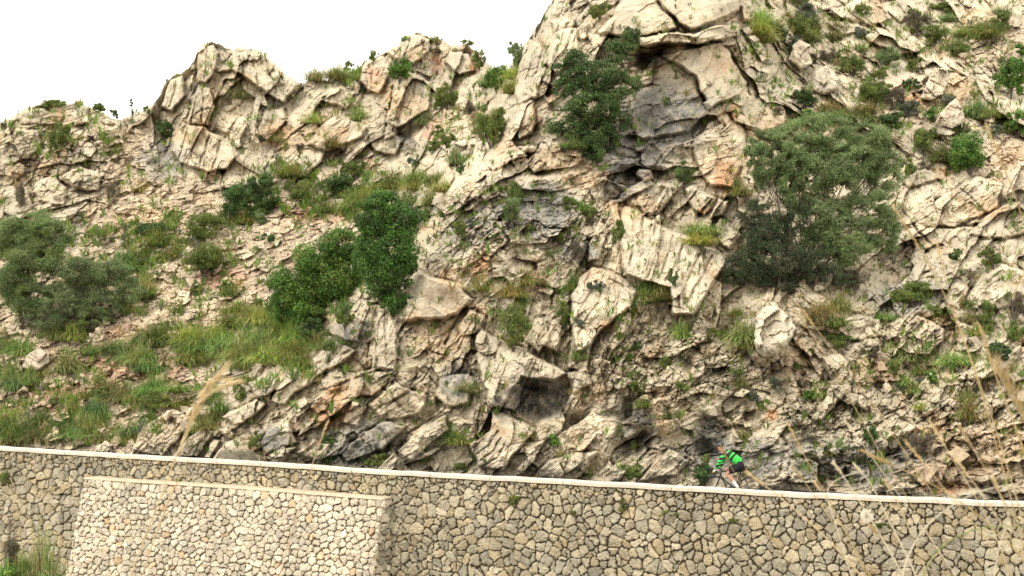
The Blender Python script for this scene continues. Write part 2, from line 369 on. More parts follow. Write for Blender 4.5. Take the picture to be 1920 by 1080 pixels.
# upper right
S([(1550,25),(1600,2),(1640,-10),(1672,35),(1650,46),(1600,40)], .7, (.2,-1.2)); S([(1600,60),(1640,48),(1700,80),(1718,98),(1690,102),(1640,84)], .6, (.2,-1))
S([(1545,40),(1590,36),(1612,62),(1580,66)], .6, (.2,-1)); S([(1645,10),(1690,0),(1712,30),(1690,45)], .5, (.2,-1))
S([(1690,345),(1718,318),(1745,318),(1768,334),(1705,352)], .6, (.2,-1.6), 4)
S([(1715,402),(1762,370),(1830,330),(1882,345),(1872,392),(1840,405),(1790,426),(1720,422)], .8, (.2,-1.2), 6)
S([(1815,441),(1850,402),(1896,376),(1935,384),(1935,432),(1880,450)], .9, (.1,-1.4), 6)
S([(1700,432),(1780,430),(1830,425),(1800,470),(1750,482)], .3, (.1,-.8)); crack([(1690,395),(1722,430),(1748,462)], .8, 3); crack([(1800,352),(1850,400)], .6, 2.6)
for k in range(5): crack([(1720+k*30, 408-k*9+6),(1775+k*28, 380-k*9+6)], .25, 1.6)
S([(1725,520),(1760,494),(1786,505),(1770,522)], .6,(0,-1.5)); S([(1805,562),(1830,530),(1880,495),(1912,505),(1935,520),(1935,572),(1860,582)], .8, (0,-1.4))
S([(1760,560),(1795,525),(1815,540),(1800,580)], .6, (0,-1))
S([(1684,652),(1698,615),(1720,590),(1768,613),(1770,640),(1740,665),(1700,664)], .8, (.2,-1.0), 5)
S([(1560,612),(1600,590),(1650,600),(1655,628),(1600,640)], .6, (0,-1.4)); S([(1520,785),(1560,720),(1540,668),(1576,664),(1602,700),(1592,732),(1562,765),(1538,792)], .8, (.3,-.4))
S([(1790,712),(1830,680),(1870,675),(1884,695),(1850,712)], 1.0, (0,-1.6)); S([(1795,722),(1850,718),(1870,735),(1810,745)], -.8, (0,0))
S([(1870,690),(1905,650),(1960,640),(1960,700),(1900,720)], 1.0, (0,-1.2)); S([(1790,600),(1840,620),(1830,650),(1790,640)],.5,(0,-1))
crack([(1640,846),(1690,866),(1760,850)], 1.3, 8); crack([(1800,880),(1860,870),(1920,850)], .9, 6); crack([(1700,905),(1790,915),(1900,905)], .9, 7)
S([(1480,905),(1500,862),(1560,845),(1640,862),(1650,905),(1580,915)], -.5, (0, 0), 12, .5)
# centre
S([(914,312),(942,292),(981,285),(992,292),(956,302),(925,321)], .8, (0,-1.8), 3); S([(925,300),(950,280),(1000,272),(1010,284),(960,292)], .5,(0,-1.8),3)
S([(832,300),(850,270),(875,262),(880,290),(855,310)], .9, (0,-.8)); S([(818,345),(822,312),(845,300),(852,330),(838,352)], .8,(0,-.8))
S([(1161,405),(1170,383),(1195,392),(1232,419),(1279,436),(1345,467),(1368,489),(1345,520),(1300,590),(1262,592),(1255,540),(1170,517)], .95, (-.1,.7), 6, .55)
for a, b in (((1206,402),(1198,505)),((1222,424),(1205,512)),((1242,432),(1213,520)),((1262,442),(1236,522)),((1285,452),(1250,525)),((1312,476),(1272,545)),((1335,480),(1285,570)),((1185,398),(1182,500))): crack([a, ((a[0]+b[0])/2+3, (a[1]+b[1])/2), b], .55, 2.6)
S([(1067,600),(1072,560),(1084,520),(1109,498),(1153,512),(1195,540),(1190,570),(1150,600),(1112,642),(1080,662)], .9, (-.2,.6), 6, .5)
S([(1114,425),(1131,415),(1139,437),(1124,487),(1100,490)], .6, (0,.5), 4)
S([(1284,355),(1304,349),(1340,369),(1334,392),(1323,405),(1295,392)], .8,(.5,-.6),5); S([(1345,372),(1370,378),(1357,405),(1332,411)], .8,(.5,-.6),4); S([(1337,420),(1351,408),(1370,420),(1389,440),(1368,468),(1345,450)], .8,(.5,-.5),5)
S([(1140,385),(1195,340),(1216,330),(1226,345),(1166,377)], .6,(0,-1.5),3); S([(1216,398),(1238,365),(1250,352),(1254,372),(1232,404)], .7,(0,-1),3)
S([(1190,328),(1200,315),(1222,318),(1226,334),(1208,340)], .8, (0,-1), 5); S([(1165,318),(1190,310),(1195,330),(1170,345)], -1.2,(0,0),5); S([(1225,315),(1245,310),(1250,325),(1232,338)], -1.0,(0,0),4)
S([(745,602),(748,565),(762,540),(781,506),(817,523),(850,530),(886,560),(862,592),(800,602)], 1.2,(.2,-1.0),9,.85)
S([(858,615),(880,579),(909,595),(894,625),(863,631)], .8,(.6,-.5),4); crack([(835,642),(852,612),(872,578)], 1.0, 3.5); crack([(893,628),(914,600)], .8, 3)
S([(891,629),(899,613),(927,632),(975,651),(1047,686),(1062,702),(1038,714),(1000,711),(978,708),(962,730),(937,768),(918,761),(912,730),(899,708)], 1.15,(-.2,.3),5,.5)
S([(978,716),(1038,719),(1078,716),(1064,762),(1022,792),(985,787),(948,768),(964,735)], -1.1,(0,0),6,.5)
S([(921,761),(943,774),(1003,805),(984,831),(956,862),(943,886),(899,877),(880,834),(915,808)], 1.25,(.4,.3),6,.5)
for k in range(5): crack([(878+k*7,832+k*11),(902+k*8,812+k*11),(921+k*6,782+k*13)], .5, 2.2)
S([(995,897),(1030,860),(1075,850),(1122,845),(1082,900)], .9,(0,-.9),5); S([(1196,904),(1230,861),(1254,841),(1292,864),(1268,890)], .9,(0,-.9),5); S([(1062,700),(1100,690),(1110,720),(1075,740)],.6,(0,-.5))
S([(1171,746),(1224,746),(1232,805),(1218,847),(1176,864),(1138,850),(1160,790)], -1.1,(0,0),8,.4)
S([(1308,800),(1318,772),(1340,785),(1377,795),(1366,830),(1342,872),(1308,862)], -1.1,(0,0),7,.4)
S([(1386,870),(1400,820),(1440,800),(1470,830),(1460,890),(1400,905)], .3,(.2,-.2),8,.5)
S([(1065,690),(1075,600),(1110,640),(1100,700)], .6,(0,0)); S([(985,640),(1000,600),(1020,595),(1030,640),(1010,660)], .9,(0,.3)); S([(1012,645),(1040,598),(1055,610),(1045,660)], .8,(0,.3))
# lower left outcrop
S([(246,847),(265,804),(296,782),(332,768),(381,796),(351,804),(318,840),(307,856)], .95,(-.2,-.9),4)
for k in range(4): crack([(262+k*14,838-k*4),(300+k*16,800-k*3),(330+k*12,786)], .4, 1.9)
S([(320,858),(351,820),(384,796),(398,812),(371,857)], .9,(-.3,-.6),4); S([(394,868),(418,834),(446,820),(512,876)], 1.0,(-.1,-.9),5,.8); S([(407,807),(423,798),(440,812),(432,824)], .8,(0,-.7),3)
S([(380,858),(400,822),(414,826),(392,862)], .7,(0,-.5),3)
S([(414,782),(440,768),(482,748),(497,757),(479,779),(440,798)], 1.0,(0,-1.5),4); S([(465,718),(498,698),(519,709),(507,754),(484,746)], .9,(0,-1),4); S([(506,752),(518,732),(554,690),(580,709),(573,723),(534,758)], 1.1,(0,-1),4)
S([(490,832),(507,798),(537,784),(558,829),(498,854)], .9,(-.4,-.4),5,.7); S([(496,856),(529,838),(558,838),(520,874)], .9,(0,-.6),4); S([(584,676),(609,651),(632,637),(666,657),(657,673),(590,704)], 1.0,(0,-1.2),5)
S([(615,623),(623,598),(651,590),(680,607),(673,643),(640,637)], .9,(0,-.6),5); S([(546,792),(590,745),(627,750),(652,782),(652,812),(600,818)], -.6,(0,0),6,.5); S([(575,745),(640,722),(650,735),(585,758)], -.5,(0,0),4)
S([(636,848),(680,810),(720,790),(762,800),(722,842),(650,866)], .8,(0,-1),5); S([(700,886),(738,848),(776,884)], .8,(0,-.6),4); S([(560,850),(590,820),(620,835),(600,870)],.5,(0,-.4))
S([(817,743),(827,708),(880,698),(893,711),(880,757),(836,762)], .8,(.3,-.2),6,.75); S([(743,845),(786,805),(836,777),(843,805),(796,845),(770,866)], .9,(-.2,-.9),5); S([(700,695),(700,600),(712,573),(732,580),(748,640),(738,692)], .7,(0,0),5)
S([(660,700),(700,690),(740,710),(700,740),(650,745)], .5,(0,-.8)); S([(690,760),(740,720),(800,740),(790,775),(720,790)], .5,(0,-.9)); S([(640,790),(660,750),(690,762),(670,800)], .6,(0,-.8))
for k in range(2): crack([(708+k*17,688-k*3),(704+k*19,640),(712+k*9,590)], .4, 2.4)
for a, b in (((560,700),(700,640)),((590,740),(720,690)),((640,800),(780,730)),((680,700),(750,760)),((750,560),(745,610)),((780,690),(850,760)),((640,690),(700,720))): crack([a, ((a[0]+b[0])/2+6,(a[1]+b[1])/2-4), b], .55, 3)
S([(634,560),(646,545),(652,575),(642,600)], -1.6,(0,0),4)
# ridge and peak
S([(674,152),(685,117),(722,105),(736,130),(712,176),(690,172)], .9,(0,0)); S([(738,172),(752,142),(774,137),(808,153),(804,205),(780,222),(747,239),(724,230)], 1.1,(0,.3)); S([(722,97),(747,78),(774,64),(805,75),(805,97),(774,122),(745,110)], 1.0,(0,0))
S([(833,118),(844,97),(880,100),(892,133),(863,141)], .9,(0,0)); S([(805,92),(836,97),(828,125),(812,142)], -.7,(0,0),4); S([(574,272),(597,242),(635,211),(691,239),(680,260),(613,282)], .9,(0,-.6)); S([(722,261),(727,230),(744,222),(749,252)], .8,(0,0))
S([(690,250),(720,235),(760,260),(740,290),(700,285)], .7,(0,-.8)); S([(600,190),(640,160),(665,175),(650,205)], .6,(0,-.3)); S([(745,250),(790,225),(800,240),(760,270)], -.9,(0,0),4)
for a, b in (((762,145),(745,225)),((778,142),(768,215)),((793,150),(786,210)),((700,112),(695,165)),((748,85),(738,110)),((770,72),(756,108))): crack([a, ((a[0]+b[0])/2+2,(a[1]+b[1])/2), b], .5, 2.2)
S([(318,283),(342,230),(378,236),(433,267),(446,289),(428,317),(389,322),(338,306)], 1.1,(0,0)); S([(405,135),(440,100),(490,100),(540,135),(562,160),(530,192),(500,176),(460,146),(430,131)], 1.0,(0,.2)); S([(370,152),(372,92),(400,82),(412,97),(400,142),(386,157)], 1.0,(0,0))
S([(352,232),(358,190),(372,160),(395,165),(400,200),(390,238)], .9,(0,0)); S([(300,200),(318,150),(345,140),(348,180),(322,210)], .9,(0,0)); S([(480,250),(500,205),(530,200),(540,230),(500,262)], .7,(0,-.3))
for a, b in (((350,240),(335,300)),((370,245),(352,310)),((392,255),(372,315)),((412,265),(398,318)),((388,90),(382,150)),((470,105),(485,160)),((500,115),(515,175)),((450,105),(455,140)),((365,170),(360,228)),((380,170),(378,230)),((330,150),(318,200)),((525,130),(530,180))): crack([a, ((a[0]+b[0])/2+2,(a[1]+b[1])/2), b], .6, 2.4)
S([(0,275),(30,242),(72,246),(76,280),(40,302),(4,312)], .6,(0,-.8)); S([(112,332),(150,310),(192,330),(186,356),(140,357)], .7,(0,-.9)); S([(136,212),(152,196),(164,200),(166,232),(140,236)], .8,(0,0)); S([(30,210),(80,205),(120,215),(110,235),(40,230)], .5,(0,-1)); crack([(100,330),(130,350),(175,358)], .5, 3)
S([(0,400),(10,360),(50,350),(60,390),(30,405)], .6,(0,-.7)); S([(60,345),(100,325),(125,350),(120,385),(70,380)],.5,(0,-.8))
S([(960,160),(985,90),(1010,70),(1030,110),(1005,180),(975,200)], .8,(0,0)); S([(1020,120),(1040,60),(1080,50),(1090,100),(1050,140)], .7,(0,.1)); S([(960,235),(985,180),(1005,190),(1000,250),(975,262)], .7,(0,.2))
for k in range(6): crack([(985+k*16,150-k*6),(1000+k*16,110-k*8),(1018+k*16,60-k*6)], .5, 2.4)
# keep the foot of the hill clear of the road
foot = sstep(capv(Ug) - 25, capv(Ug) + 15, Vg); D *= (1 - .75 * foot)
D = np.clip(D, -3.5, 3.2)
edge = np.clip((vtop[None] - Vg) / -6, 0, 1)           # fade at the very crest
YY = Yg - D * (.35 + .65 * edge)
PG = P(Ug, Vg, YY)
def surf(u, v):
    """point of the finished hillside at photo pixel u, v"""
    c = np.clip((np.asarray(u, float) - U0) / (U1 - U0) * (NU - 1), 0, NU - 1.001); i = c.astype(int) if hasattr(c, 'astype') else int(c)
    vb = np.interp(u, uu, vbot); vt = np.interp(u, uu, vtop)
    r = np.clip((vb - np.asarray(v, float)) / (vb - vt) * (NV - 1), 0, NV - 1.001); j = r.astype(int)
    return PG[j, i]
# ---- colour
def lerp(a, b, w): return a + (np.asarray(b) - a) * w[..., None]
C = np.ones(Ug.shape + (3,)) * np.array((.60, .53, .40))
C = lerp(C, (.54, .485, .385), np.clip(.45 + fbm(Ug / 55, Vg / 55, 4, 101) * 1.3, 0, 1))
C = lerp(C, (.69, .61, .46), np.clip(fbm(Ug / 80, Vg / 30, 3, 111) * 1.6, 0, .8))
C = lerp(C, (.56, .40, .25), np.clip(fbm(Ug / 70 + 9, Vg / 70, 5, 121) * 2.4 - .35, 0, .75))
C = lerp(C, (.63, .51, .38), scree * .6)
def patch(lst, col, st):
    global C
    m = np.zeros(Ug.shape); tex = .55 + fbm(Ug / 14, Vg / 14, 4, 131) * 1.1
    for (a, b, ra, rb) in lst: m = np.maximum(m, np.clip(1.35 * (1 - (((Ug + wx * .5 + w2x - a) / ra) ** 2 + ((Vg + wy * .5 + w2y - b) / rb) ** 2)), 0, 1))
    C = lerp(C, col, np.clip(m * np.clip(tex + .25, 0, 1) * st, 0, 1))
patch([(1355,320,50,65),(1370,215,28,45),(1190,390,70,35),(1060,300,80,32),(880,590,60,35),(830,640,75,50),(700,165,24,18),(900,490,34,46),(1715,188,48,18),(1840,30,60,20),(1890,285,40,30),(1800,170,40,30),(1850,840,130,60),(450,150,30,20),(760,200,60,30),(1240,760,60,40),(660,740,60,40),(560,260,60,30),(1650,700,60,30),(1100,330,60,30),(280,420,90,40),(1440,245,60,50)], (.60, .44, .28), .65)
patch([(1360,335,30,40),(1210,325,26,14),(620,775,45,36),(632,735,26,22),(1135,612,16,14),(1452,780,16,16),(1375,205,14,22),(1320,395,20,8),(1770,912,60,14),(905,500,16,30),(1710,190,28,10),(1735,810,30,8)], (.60, .34, .18), .8)
patch([(205,680,80,50),(110,745,75,32),(240,625,50,22),(420,520,60,30),(600,400,80,22),(810,240,30,26),(700,140,20,20),(300,690,60,40),(60,800,40,20)], (.58, .38, .27), .85)
patch([(1010,400,90,70),(1240,235,110,80),(1170,300,60,60),(1000,745,70,50),(880,430,60,60),(1560,860,150,50),(300,300,60,50),(700,820,80,40),(1700,560,90,40)], (.33, .325, .31), .7)
patch([(820,118,18,26),(885,130,14,20)], (.30, .14, .07), .9)
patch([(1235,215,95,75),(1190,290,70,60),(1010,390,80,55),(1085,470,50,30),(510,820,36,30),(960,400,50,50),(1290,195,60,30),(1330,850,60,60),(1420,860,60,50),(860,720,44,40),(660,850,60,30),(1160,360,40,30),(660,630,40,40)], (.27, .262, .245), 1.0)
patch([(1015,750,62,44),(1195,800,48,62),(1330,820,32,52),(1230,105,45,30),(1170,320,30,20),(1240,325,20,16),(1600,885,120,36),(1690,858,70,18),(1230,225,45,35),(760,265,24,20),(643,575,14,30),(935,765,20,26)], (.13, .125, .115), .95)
patch([(830,552,46,22),(900,800,20,40),(1780,890,90,30),(560,800,20,20),(1480,700,50,30)], (.24, .16, .10), .75)
gr = np.clip(fbm(Ug / 34 + 50, Vg / 34, 5, 141) * 3.0 - .75, 0, 1) * np.clip(fbm(Ug / 6, Vg / 6, 2, 151) * 2 + .8, 0, 1)
zone = blobmask([(960, 420, 230, 130), (1300, 640, 260, 110), (1650, 150, 320, 180), (1750, 640, 260, 160), (300, 600, 380, 260), (120, 260, 160, 90), (850, 220, 120, 110), (1560, 860, 200, 60)])
C = lerp(C, (.17, .16, .065), gr * (.25 + .65 * zone))
crack_tint = np.clip((1 - CR) * .45, 0, .4) * (1 - scree * .5)
C = lerp(C, (.22, .17, .11), crack_tint)                 # darker brown along the rock cracks
C *= (1 + np.clip(TONE, -.5, .5) * .35)[..., None]
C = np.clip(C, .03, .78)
# back of the ridge
NB = 14; back = []; bc = []
top = PG[-1]; tc_ = C[-1]
for k in range(1, NB + 1):
    q = top.copy(); q[:, 1] += k * k * .35 + k * .5; q[:, 2] -= k * .25 + k * k * .16 + fbm(uu / 20 + k, uu * 0, 2, 9) * .3
    back.append(q); bc.append(tc_)
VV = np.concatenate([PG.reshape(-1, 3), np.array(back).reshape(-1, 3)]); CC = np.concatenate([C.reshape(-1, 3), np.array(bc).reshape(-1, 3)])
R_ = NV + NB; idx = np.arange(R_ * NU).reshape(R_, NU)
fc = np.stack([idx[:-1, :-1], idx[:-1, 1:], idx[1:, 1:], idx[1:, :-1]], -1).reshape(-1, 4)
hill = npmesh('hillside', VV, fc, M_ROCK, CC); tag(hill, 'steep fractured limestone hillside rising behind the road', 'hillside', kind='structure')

# ------------------------------------------------------------------ ground, road, near bank
def gz(x, y):
    """valley floor"""
    b = -8.6 + 3.0 * np.exp(-(((x + 13.6) / 3.2) ** 2 + ((y - 36) / 5) ** 2))
    return b + fbm(x / 6, y / 6, 3, 7) * .25
n = 220; gx = np.sign(np.linspace(-1, 1, n)) * np.abs(np.linspace(-1, 1, n)) ** 3 * 900; gy = np.sign(np.linspace(-1, 1, n)) * np.abs(np.linspace(-1, 1, n)) ** 3 * 900 + 30
GX, GY = np.meshgrid(gx, gy); GZ = gz(GX, GY)
ln = WA[1] + (GX - WA[0]) * WT[1] / WT[0]
GZ = np.where(GY > ln + 1.5, -9.2, GZ)
gi = np.arange(n * n).reshape(n, n)
g = npmesh('ground', np.stack([GX, GY, GZ], -1).reshape(-1, 3), np.stack([gi[:-1, :-1], gi[:-1, 1:], gi[1:, 1:], gi[1:, :-1]], -1).reshape(-1, 4), M_SOIL, smooth=True)
tag(g, 'stony valley floor below the road wall', 'ground', kind='structure')
# near bank the viewer stands on
n = 60; bx = np.linspace(-9, 9, n); by = np.linspace(-4, 9, n); BX, BY = np.meshgrid(bx, by)
def bankz(x, y): return -1.72 - .09 * np.maximum(y, 0) - np.maximum(y - 6, 0) ** 2 * .35 + noise(np.asarray(x) * .8, np.asarray(y) * .8, 3) * .08
bi = np.arange(n * n).reshape(n, n)
b_ = npmesh('bank', np.stack([BX, BY, bankz(BX, BY)], -1).reshape(-1, 3), np.stack([bi[:-1, :-1], bi[:-1, 1:], bi[1:, 1:], bi[1:, :-1]], -1).reshape(-1, 4), M_SOIL, smooth=True)
tag(b_, 'grassy bank in the foreground where the dry stalks grow', 'bank', kind='structure')
# road
ss = np.linspace(0, WLEN, 90); rows = []
for o in (-.42, -1.5, -3, -4.5, -6.2, -9.5): rows.append(wp(ss, np.full_like(ss, o), zc_of_s(ss) - .46))
ri = np.arange(6 * 90).reshape(6, 90)
r_ = npmesh('road', np.array(rows).reshape(-1, 3), np.stack([ri[:-1, :-1], ri[1:, :-1], ri[1:, 1:], ri[:-1, 1:]], -1).reshape(-1, 4), M_ASPHALT)
tag(r_, 'narrow asphalt mountain road between parapet and rock', 'road', kind='structure')

# ------------------------------------------------------------------ dry stone walls
def clip_poly(poly, a, b, wa=0., wb=0.):
    """keep the part of poly nearer to a than b; the weights make big and small stones"""
    nx, ny = b[0] - a[0], b[1] - a[1]; k = .5 + (wa - wb) / (2 * (nx * nx + ny * ny) + 1e-6); k = min(.85, max(.15, k))
    mx, my = a[0] + nx * k, a[1] + ny * k; out = []
    L = len(poly)
    for i in range(L):
        p, q = poly[i], poly[(i + 1) % L]
        dp = (p[0] - mx) * nx + (p[1] - my) * ny; dq = (q[0] - mx) * nx + (q[1] - my) * ny
        if dp <= 0: out.append(p)
        if (dp < 0) != (dq < 0):
            t = dp / (dp - dq); out.append((p[0] + (q[0] - p[0]) * t, p[1] + (q[1] - p[1]) * t))
    return out
def stones(name, pts, clip, to3d, parent, tones, relief=.09, gap=.022, seed=1, wvar=.03):
    """pts: centres in wall metres; clip(poly)->poly limits the cell; to3d(a, b, out)->xyz"""
    rs = np.random.default_rng(seed); wts = rs.uniform(0, 1, len(pts)) ** 1.5 * wvar; V = []; Q = []; T3 = []; Cc = []
    for i, p in enumerate(pts):
        d = np.hypot(pts[:, 0] - p[0], pts[:, 1] - p[1]); nb = np.argsort(d)[1:22]
        poly = [(p[0] - 2, p[1] - 2), (p[0] + 2, p[1] - 2), (p[0] + 2, p[1] + 2), (p[0] - 2, p[1] + 2)]
        for j in nb:
            poly = clip_poly(poly, p, pts[j], wts[i], wts[j])
            if len(poly) < 3: break
        if len(poly) < 3: continue
        poly = clip(poly)
        if len(poly) < 3: continue
        po = np.array(poly); c = po.mean(0)
        if np.ptp(po[:, 0]) < .06 or np.ptp(po[:, 1]) < .05: continue
        # drop tiny edges, round the corners
        out = []; rnd_ = rs.uniform(.02, .17); rg_ = rs.uniform(.012, .035)
        for k in range(len(po)):
            a, b = po[k], po[(k + 1) % len(po)]
            e = np.hypot(*(b - a))
            if e < .035: out.append((a + b) / 2); continue
            r = min(.3, .02 / e + rnd_)
            out.append(a + (b - a) * r); 
            
            if e > .14: out.append((a * .62 + b * .38) + rs.normal(0, rg_, 2) * .6); out.append((a * .35 + b * .65) + rs.normal(0, rg_, 2) * .6)
            out.append(b + (a - b) * r)
        po = np.array(out); n = len(po); c = po.mean(0); dv = po - c; L = np.hypot(dv[:, 0], dv[:, 1])[:, None] + 1e-6
        size = L.mean(); g0 = gap * rs.uniform(.5, 2.0)
        tilt = rs.normal(0, .22, 2); base = rs.uniform(-.5, .6) * relief; dome = relief * rs.uniform(.55, 1.1)
        rings = ((g0, -.13), (g0 * .9, dome * .1), (g0 + .10 * size * rs.uniform(.5, 1.3), dome * .8), (.5 * size, dome * 1.0))
        b0 = len(V)
        tone = np.array(tones[rs.integers(len(tones))]) * rs.uniform(.78, 1.14)
        for gi_, (ins, hh) in enumerate(rings):
            q = c + dv * np.maximum(0.1, (L - ins) / L)
            jit = rs.normal(0, .014 if gi_ > 1 else .005, (n, 3))
            h_ = hh + (base + (q - c) @ tilt if gi_ > 0 else 0)
            for k in range(n): V.append((q[k, 0] + jit[k, 0], q[k, 1] + jit[k, 1], (h_ if np.isscalar(h_) else h_[k]) + jit[k, 2])); Cc.append(tone)
        V.append((c[0], c[1], dome * 1.02 + base)); Cc.append(tone); ctr = len(V) - 1
        for r in range(3):
            for k in range(n): Q.append((b0 + r * n + k, b0 + r * n + (k + 1) % n, b0 + (r + 1) * n + (k + 1) % n, b0 + (r + 1) * n + k))
        for k in range(n): T3.append((b0 + 3 * n + k, b0 + 3 * n + (k + 1) % n, ctr))
    V = np.array(V); X = to3d(V[:, 0], V[:, 1], V[:, 2])
    return npmesh(name, X, [np.array(Q), np.array(T3)], M_STONE, np.array(Cc), parent)
def clip_top(fn):
    def f(poly):
        # cut by a gently sloping top line z = fn(s) (taken locally straight)
        out = []; L = len(poly)
        for i in range(L):
            p, q = poly[i], poly[(i + 1) % L]; dp = p[1] - fn(p[0]); dq = q[1] - fn(q[0])
            if dp <= 0: out.append(p)
            if (dp < 0) != (dq < 0): t = dp / (dp - dq); out.append((p[0] + (q[0] - p[0]) * t, p[1] + (q[1] - p[1]) * t))
        return out
    return f
def clip_s(poly, s0, lo):
    out = []; L = len(poly)
    for i in range(L):
        p, q = poly[i], poly[(i + 1) % L]; dp = (p[0] - s0) * lo; dq = (q[0] - s0) * lo
        if dp <= 0: out.append(p)
        if (dp < 0) != (dq < 0): t = dp / (dp - dq); out.append((p[0] + (q[0] - p[0]) * t, p[1] + (q[1] - p[1]) * t))
    return out
wall = empty('retaining_wall', tuple(wp(np.array(s_of_u(960)), np.array(0.), np.array(-8.6)))); WO = np.array(wall.location)
tag(wall, 'long grey limestone retaining wall with pale coping carrying the mountain road', 'wall')
THK = .125
rs = np.random.default_rng(77); pts = []
z = -.17   # depth below the cap
rows_ = [(.15, .22), (.18, .24), (.22, .27), (.40, .32)] + [(.31, .33)] * 14
y = THK
for (rh, rw) in rows_:
    s = 0.0
    while s < WLEN:
        w_ = rw * rs.uniform(.55, 1.5); s += w_
        pts.append((s, y + rh / 2 + rs.uniform(-.5, .5) * rh * .75))
        if rs.random() < .35: pts.append((s + w_ * .4, y + rh * rs.uniform(0, 1)))
    y += rh * .93
pts = np.array(pts)
zmean = lambda s: np.interp(s, _ss, _zs)
pts[:, 1] = zmean(pts[:, 0]) - pts[:, 1]
BATTER = .05
def w3(a, b, o): return wp(a, -.06 + o * .75 + (zc_of_s(a) - b) * BATTER, b) - WO
S0b, S1b = float(s_of_u(183)), float(s_of_u(736))
LEDGE = .80
cl = clip_top(lambda s: float(zmean(s)) - THK - .01)
sel = ~((pts[:, 0] > S0b + .5) & (pts[:, 0] < S1b - .5) & (pts[:, 1] < zmean(pts[:, 0]) - LEDGE - .9)) & (pts[:, 1] > -8.7)
TM = [(.48, .43, .315), (.44, .405, .305), (.51, .45, .32), (.42, .385, .295), (.48, .405, .27), (.39, .36, .285), (.52, .465, .345)]
stones('stonework', pts[sel], cl, w3, wall, TM, relief=.095, gap=.015, seed=4, wvar=.045)
ss = np.linspace(0, WLEN, 420); zt = zc_of_s(ss)
def strip(name, mat_, prof, parent, org, s=None, close=False):
    s_ = ss if s is None else s
    rows = [wp(s_, np.full_like(s_, o), zc_of_s(s_) + dz if not callable(dz) else dz(s_)) - org for o, dz in prof]
    m_ = len(s_); k_ = len(rows); ii = np.arange(k_ * m_).reshape(k_, m_); fs = [np.stack([ii[:-1, :-1], ii[:-1, 1:], ii[1:, 1:], ii[1:, :-1]], -1).reshape(-1, 4)]
    if close: fs.append(np.stack([ii[-1, :-1], ii[-1, 1:], ii[0, 1:], ii[0, :-1]], -1).reshape(-1, 4)); 
    cap_ = [np.array([ii[:, 0], ii[::-1, -1]])] if close else []
    return npmesh(name, np.array(rows).reshape(-1, 3), fs + cap_, mat_, None, parent)
strip('core', M_MORTAR, [(-.42, lambda s: zc_of_s(s) * 0 - 9), (-.42, -THK - .004), (-.10, -THK - .004), (-.10 + BATTER * 4, lambda s: zc_of_s(s) * 0 - 9)], wall, WO, close=True)
# coping: slightly wavy slab
wav = fbm(ss / 1.2, ss * 0, 4, 5) * .035
def cope(dz): return lambda s: zc_of_s(s) + dz + np.interp(s, ss, wav)
strip('coping', M_COPING, [(-.45, cope(-THK)), (-.45, cope(-.02)), (-.43, cope(0)), (.03, cope(0)), (.055, cope(-.025)), (.055, cope(-THK + .01)), (.04, cope(-THK))], wall, WO, close=True)
# joints between the coping slabs: shallow dark grooves are modelled as thin mortar fins set 2 mm proud
jm = MB(); js = 1.0; rj = np.random.default_rng(5)
while js < WLEN:
    zt_ = float(zc_of_s(js)); prof = [(-.44, zt_ + .002 + .0), (.02, zt_ + .003), (.058, zt_ - .028), (.058, zt_ - THK + .012)]
    q = [wp(np.array(js + d_), np.array(o_), np.array(z_ + np.interp(js, ss, wav))) - WO for d_ in (-.009, .009) for o_, z_ in prof]
    jm.add(q, [(0, 1, 5, 4), (1, 2, 6, 5), (2, 3, 7, 6)]); js += rj.uniform(1.6, 3.4)
jm.build('coping_joint', M_MORTAR, wall)
# buttress
but = empty('stone_buttress', tuple(wp(np.array((S0b + S1b) / 2), np.array(1.), np.array(-8.6)))); BO = np.array(but.location)
tag(but, 'projecting battered buttress of small pale cream stones built against the grey wall', 'buttress')
OUT0, BAT = .66, .27
def bout(a, b): return OUT0 + np.maximum(0, zc_of_s(a) - LEDGE - b) * BAT
pts = []; y = .10
while y < 5.6:
    rh = rs.uniform(.15, .25); s = S0b - .3
    while s < S1b + .4:
        w_ = rs.uniform(.14, .40); s += w_; pts.append((s, y + rh / 2 + rs.uniform(-.5, .5) * rh * .55))
    y += rh * .95
pts = np.array(pts); pts[:, 1] = zmean(pts[:, 0]) - LEDGE - pts[:, 1]
ct = clip_top(lambda s: float(zmean(s)) - LEDGE - .03)
def cb_(poly):
    poly = clip_s(poly, S0b, -1)
    if len(poly) > 2: poly = clip_s(poly, S1b, 1)
    return ct(poly) if len(poly) > 2 else poly
TB = [(.70, .63, .50), (.66, .59, .47), (.73, .665, .53), (.62, .555, .44), (.69, .61, .47), (.66, .615, .50)]
def b3(a, b, o): return wp(a, bout(a, b) + o * .7 - .05, b) - BO
stones('stonework', pts, cb_, b3, but, TB * 5 + [(.68, .52, .35)], relief=.085, gap=.014, seed=9, wvar=.010)
# right hand side of the buttress
pts = []; y = .10
while y < 5.6:
    rh = rs.uniform(.17, .27); x = -.2
    while x < 3.2:
        w_ = rs.uniform(.25, .5); x += w_; pts.append((x, y + rh / 2 + rs.uniform(-.5, .5) * rh * .4))
    y += rh * .95
pts = np.array(pts); zb = float(zmean(S1b)) - LEDGE; pts[:, 1] = zb - pts[:, 1]
def cside(poly):
    poly = clip_s(poly, .0, -1)
    if len(poly) > 2: poly = clip_top(lambda s: zb - .03)(poly)
    out = []; L = len(poly)
    for i in range(L):
        p, q = poly[i], poly[(i + 1) % L]; f = lambda t: t[0] - (OUT0 + (zb - t[1]) * BAT); dp, dq = f(p), f(q)
        if dp <= 0: out.append(p)
        if (dp < 0) != (dq < 0): t = dp / (dp - dq); out.append((p[0] + (q[0] - p[0]) * t, p[1] + (q[1] - p[1]) * t))
    return out
def bs3(a, b, o): return wp(S1b + o * .7 - .04 + a * 0, a, b) - BO
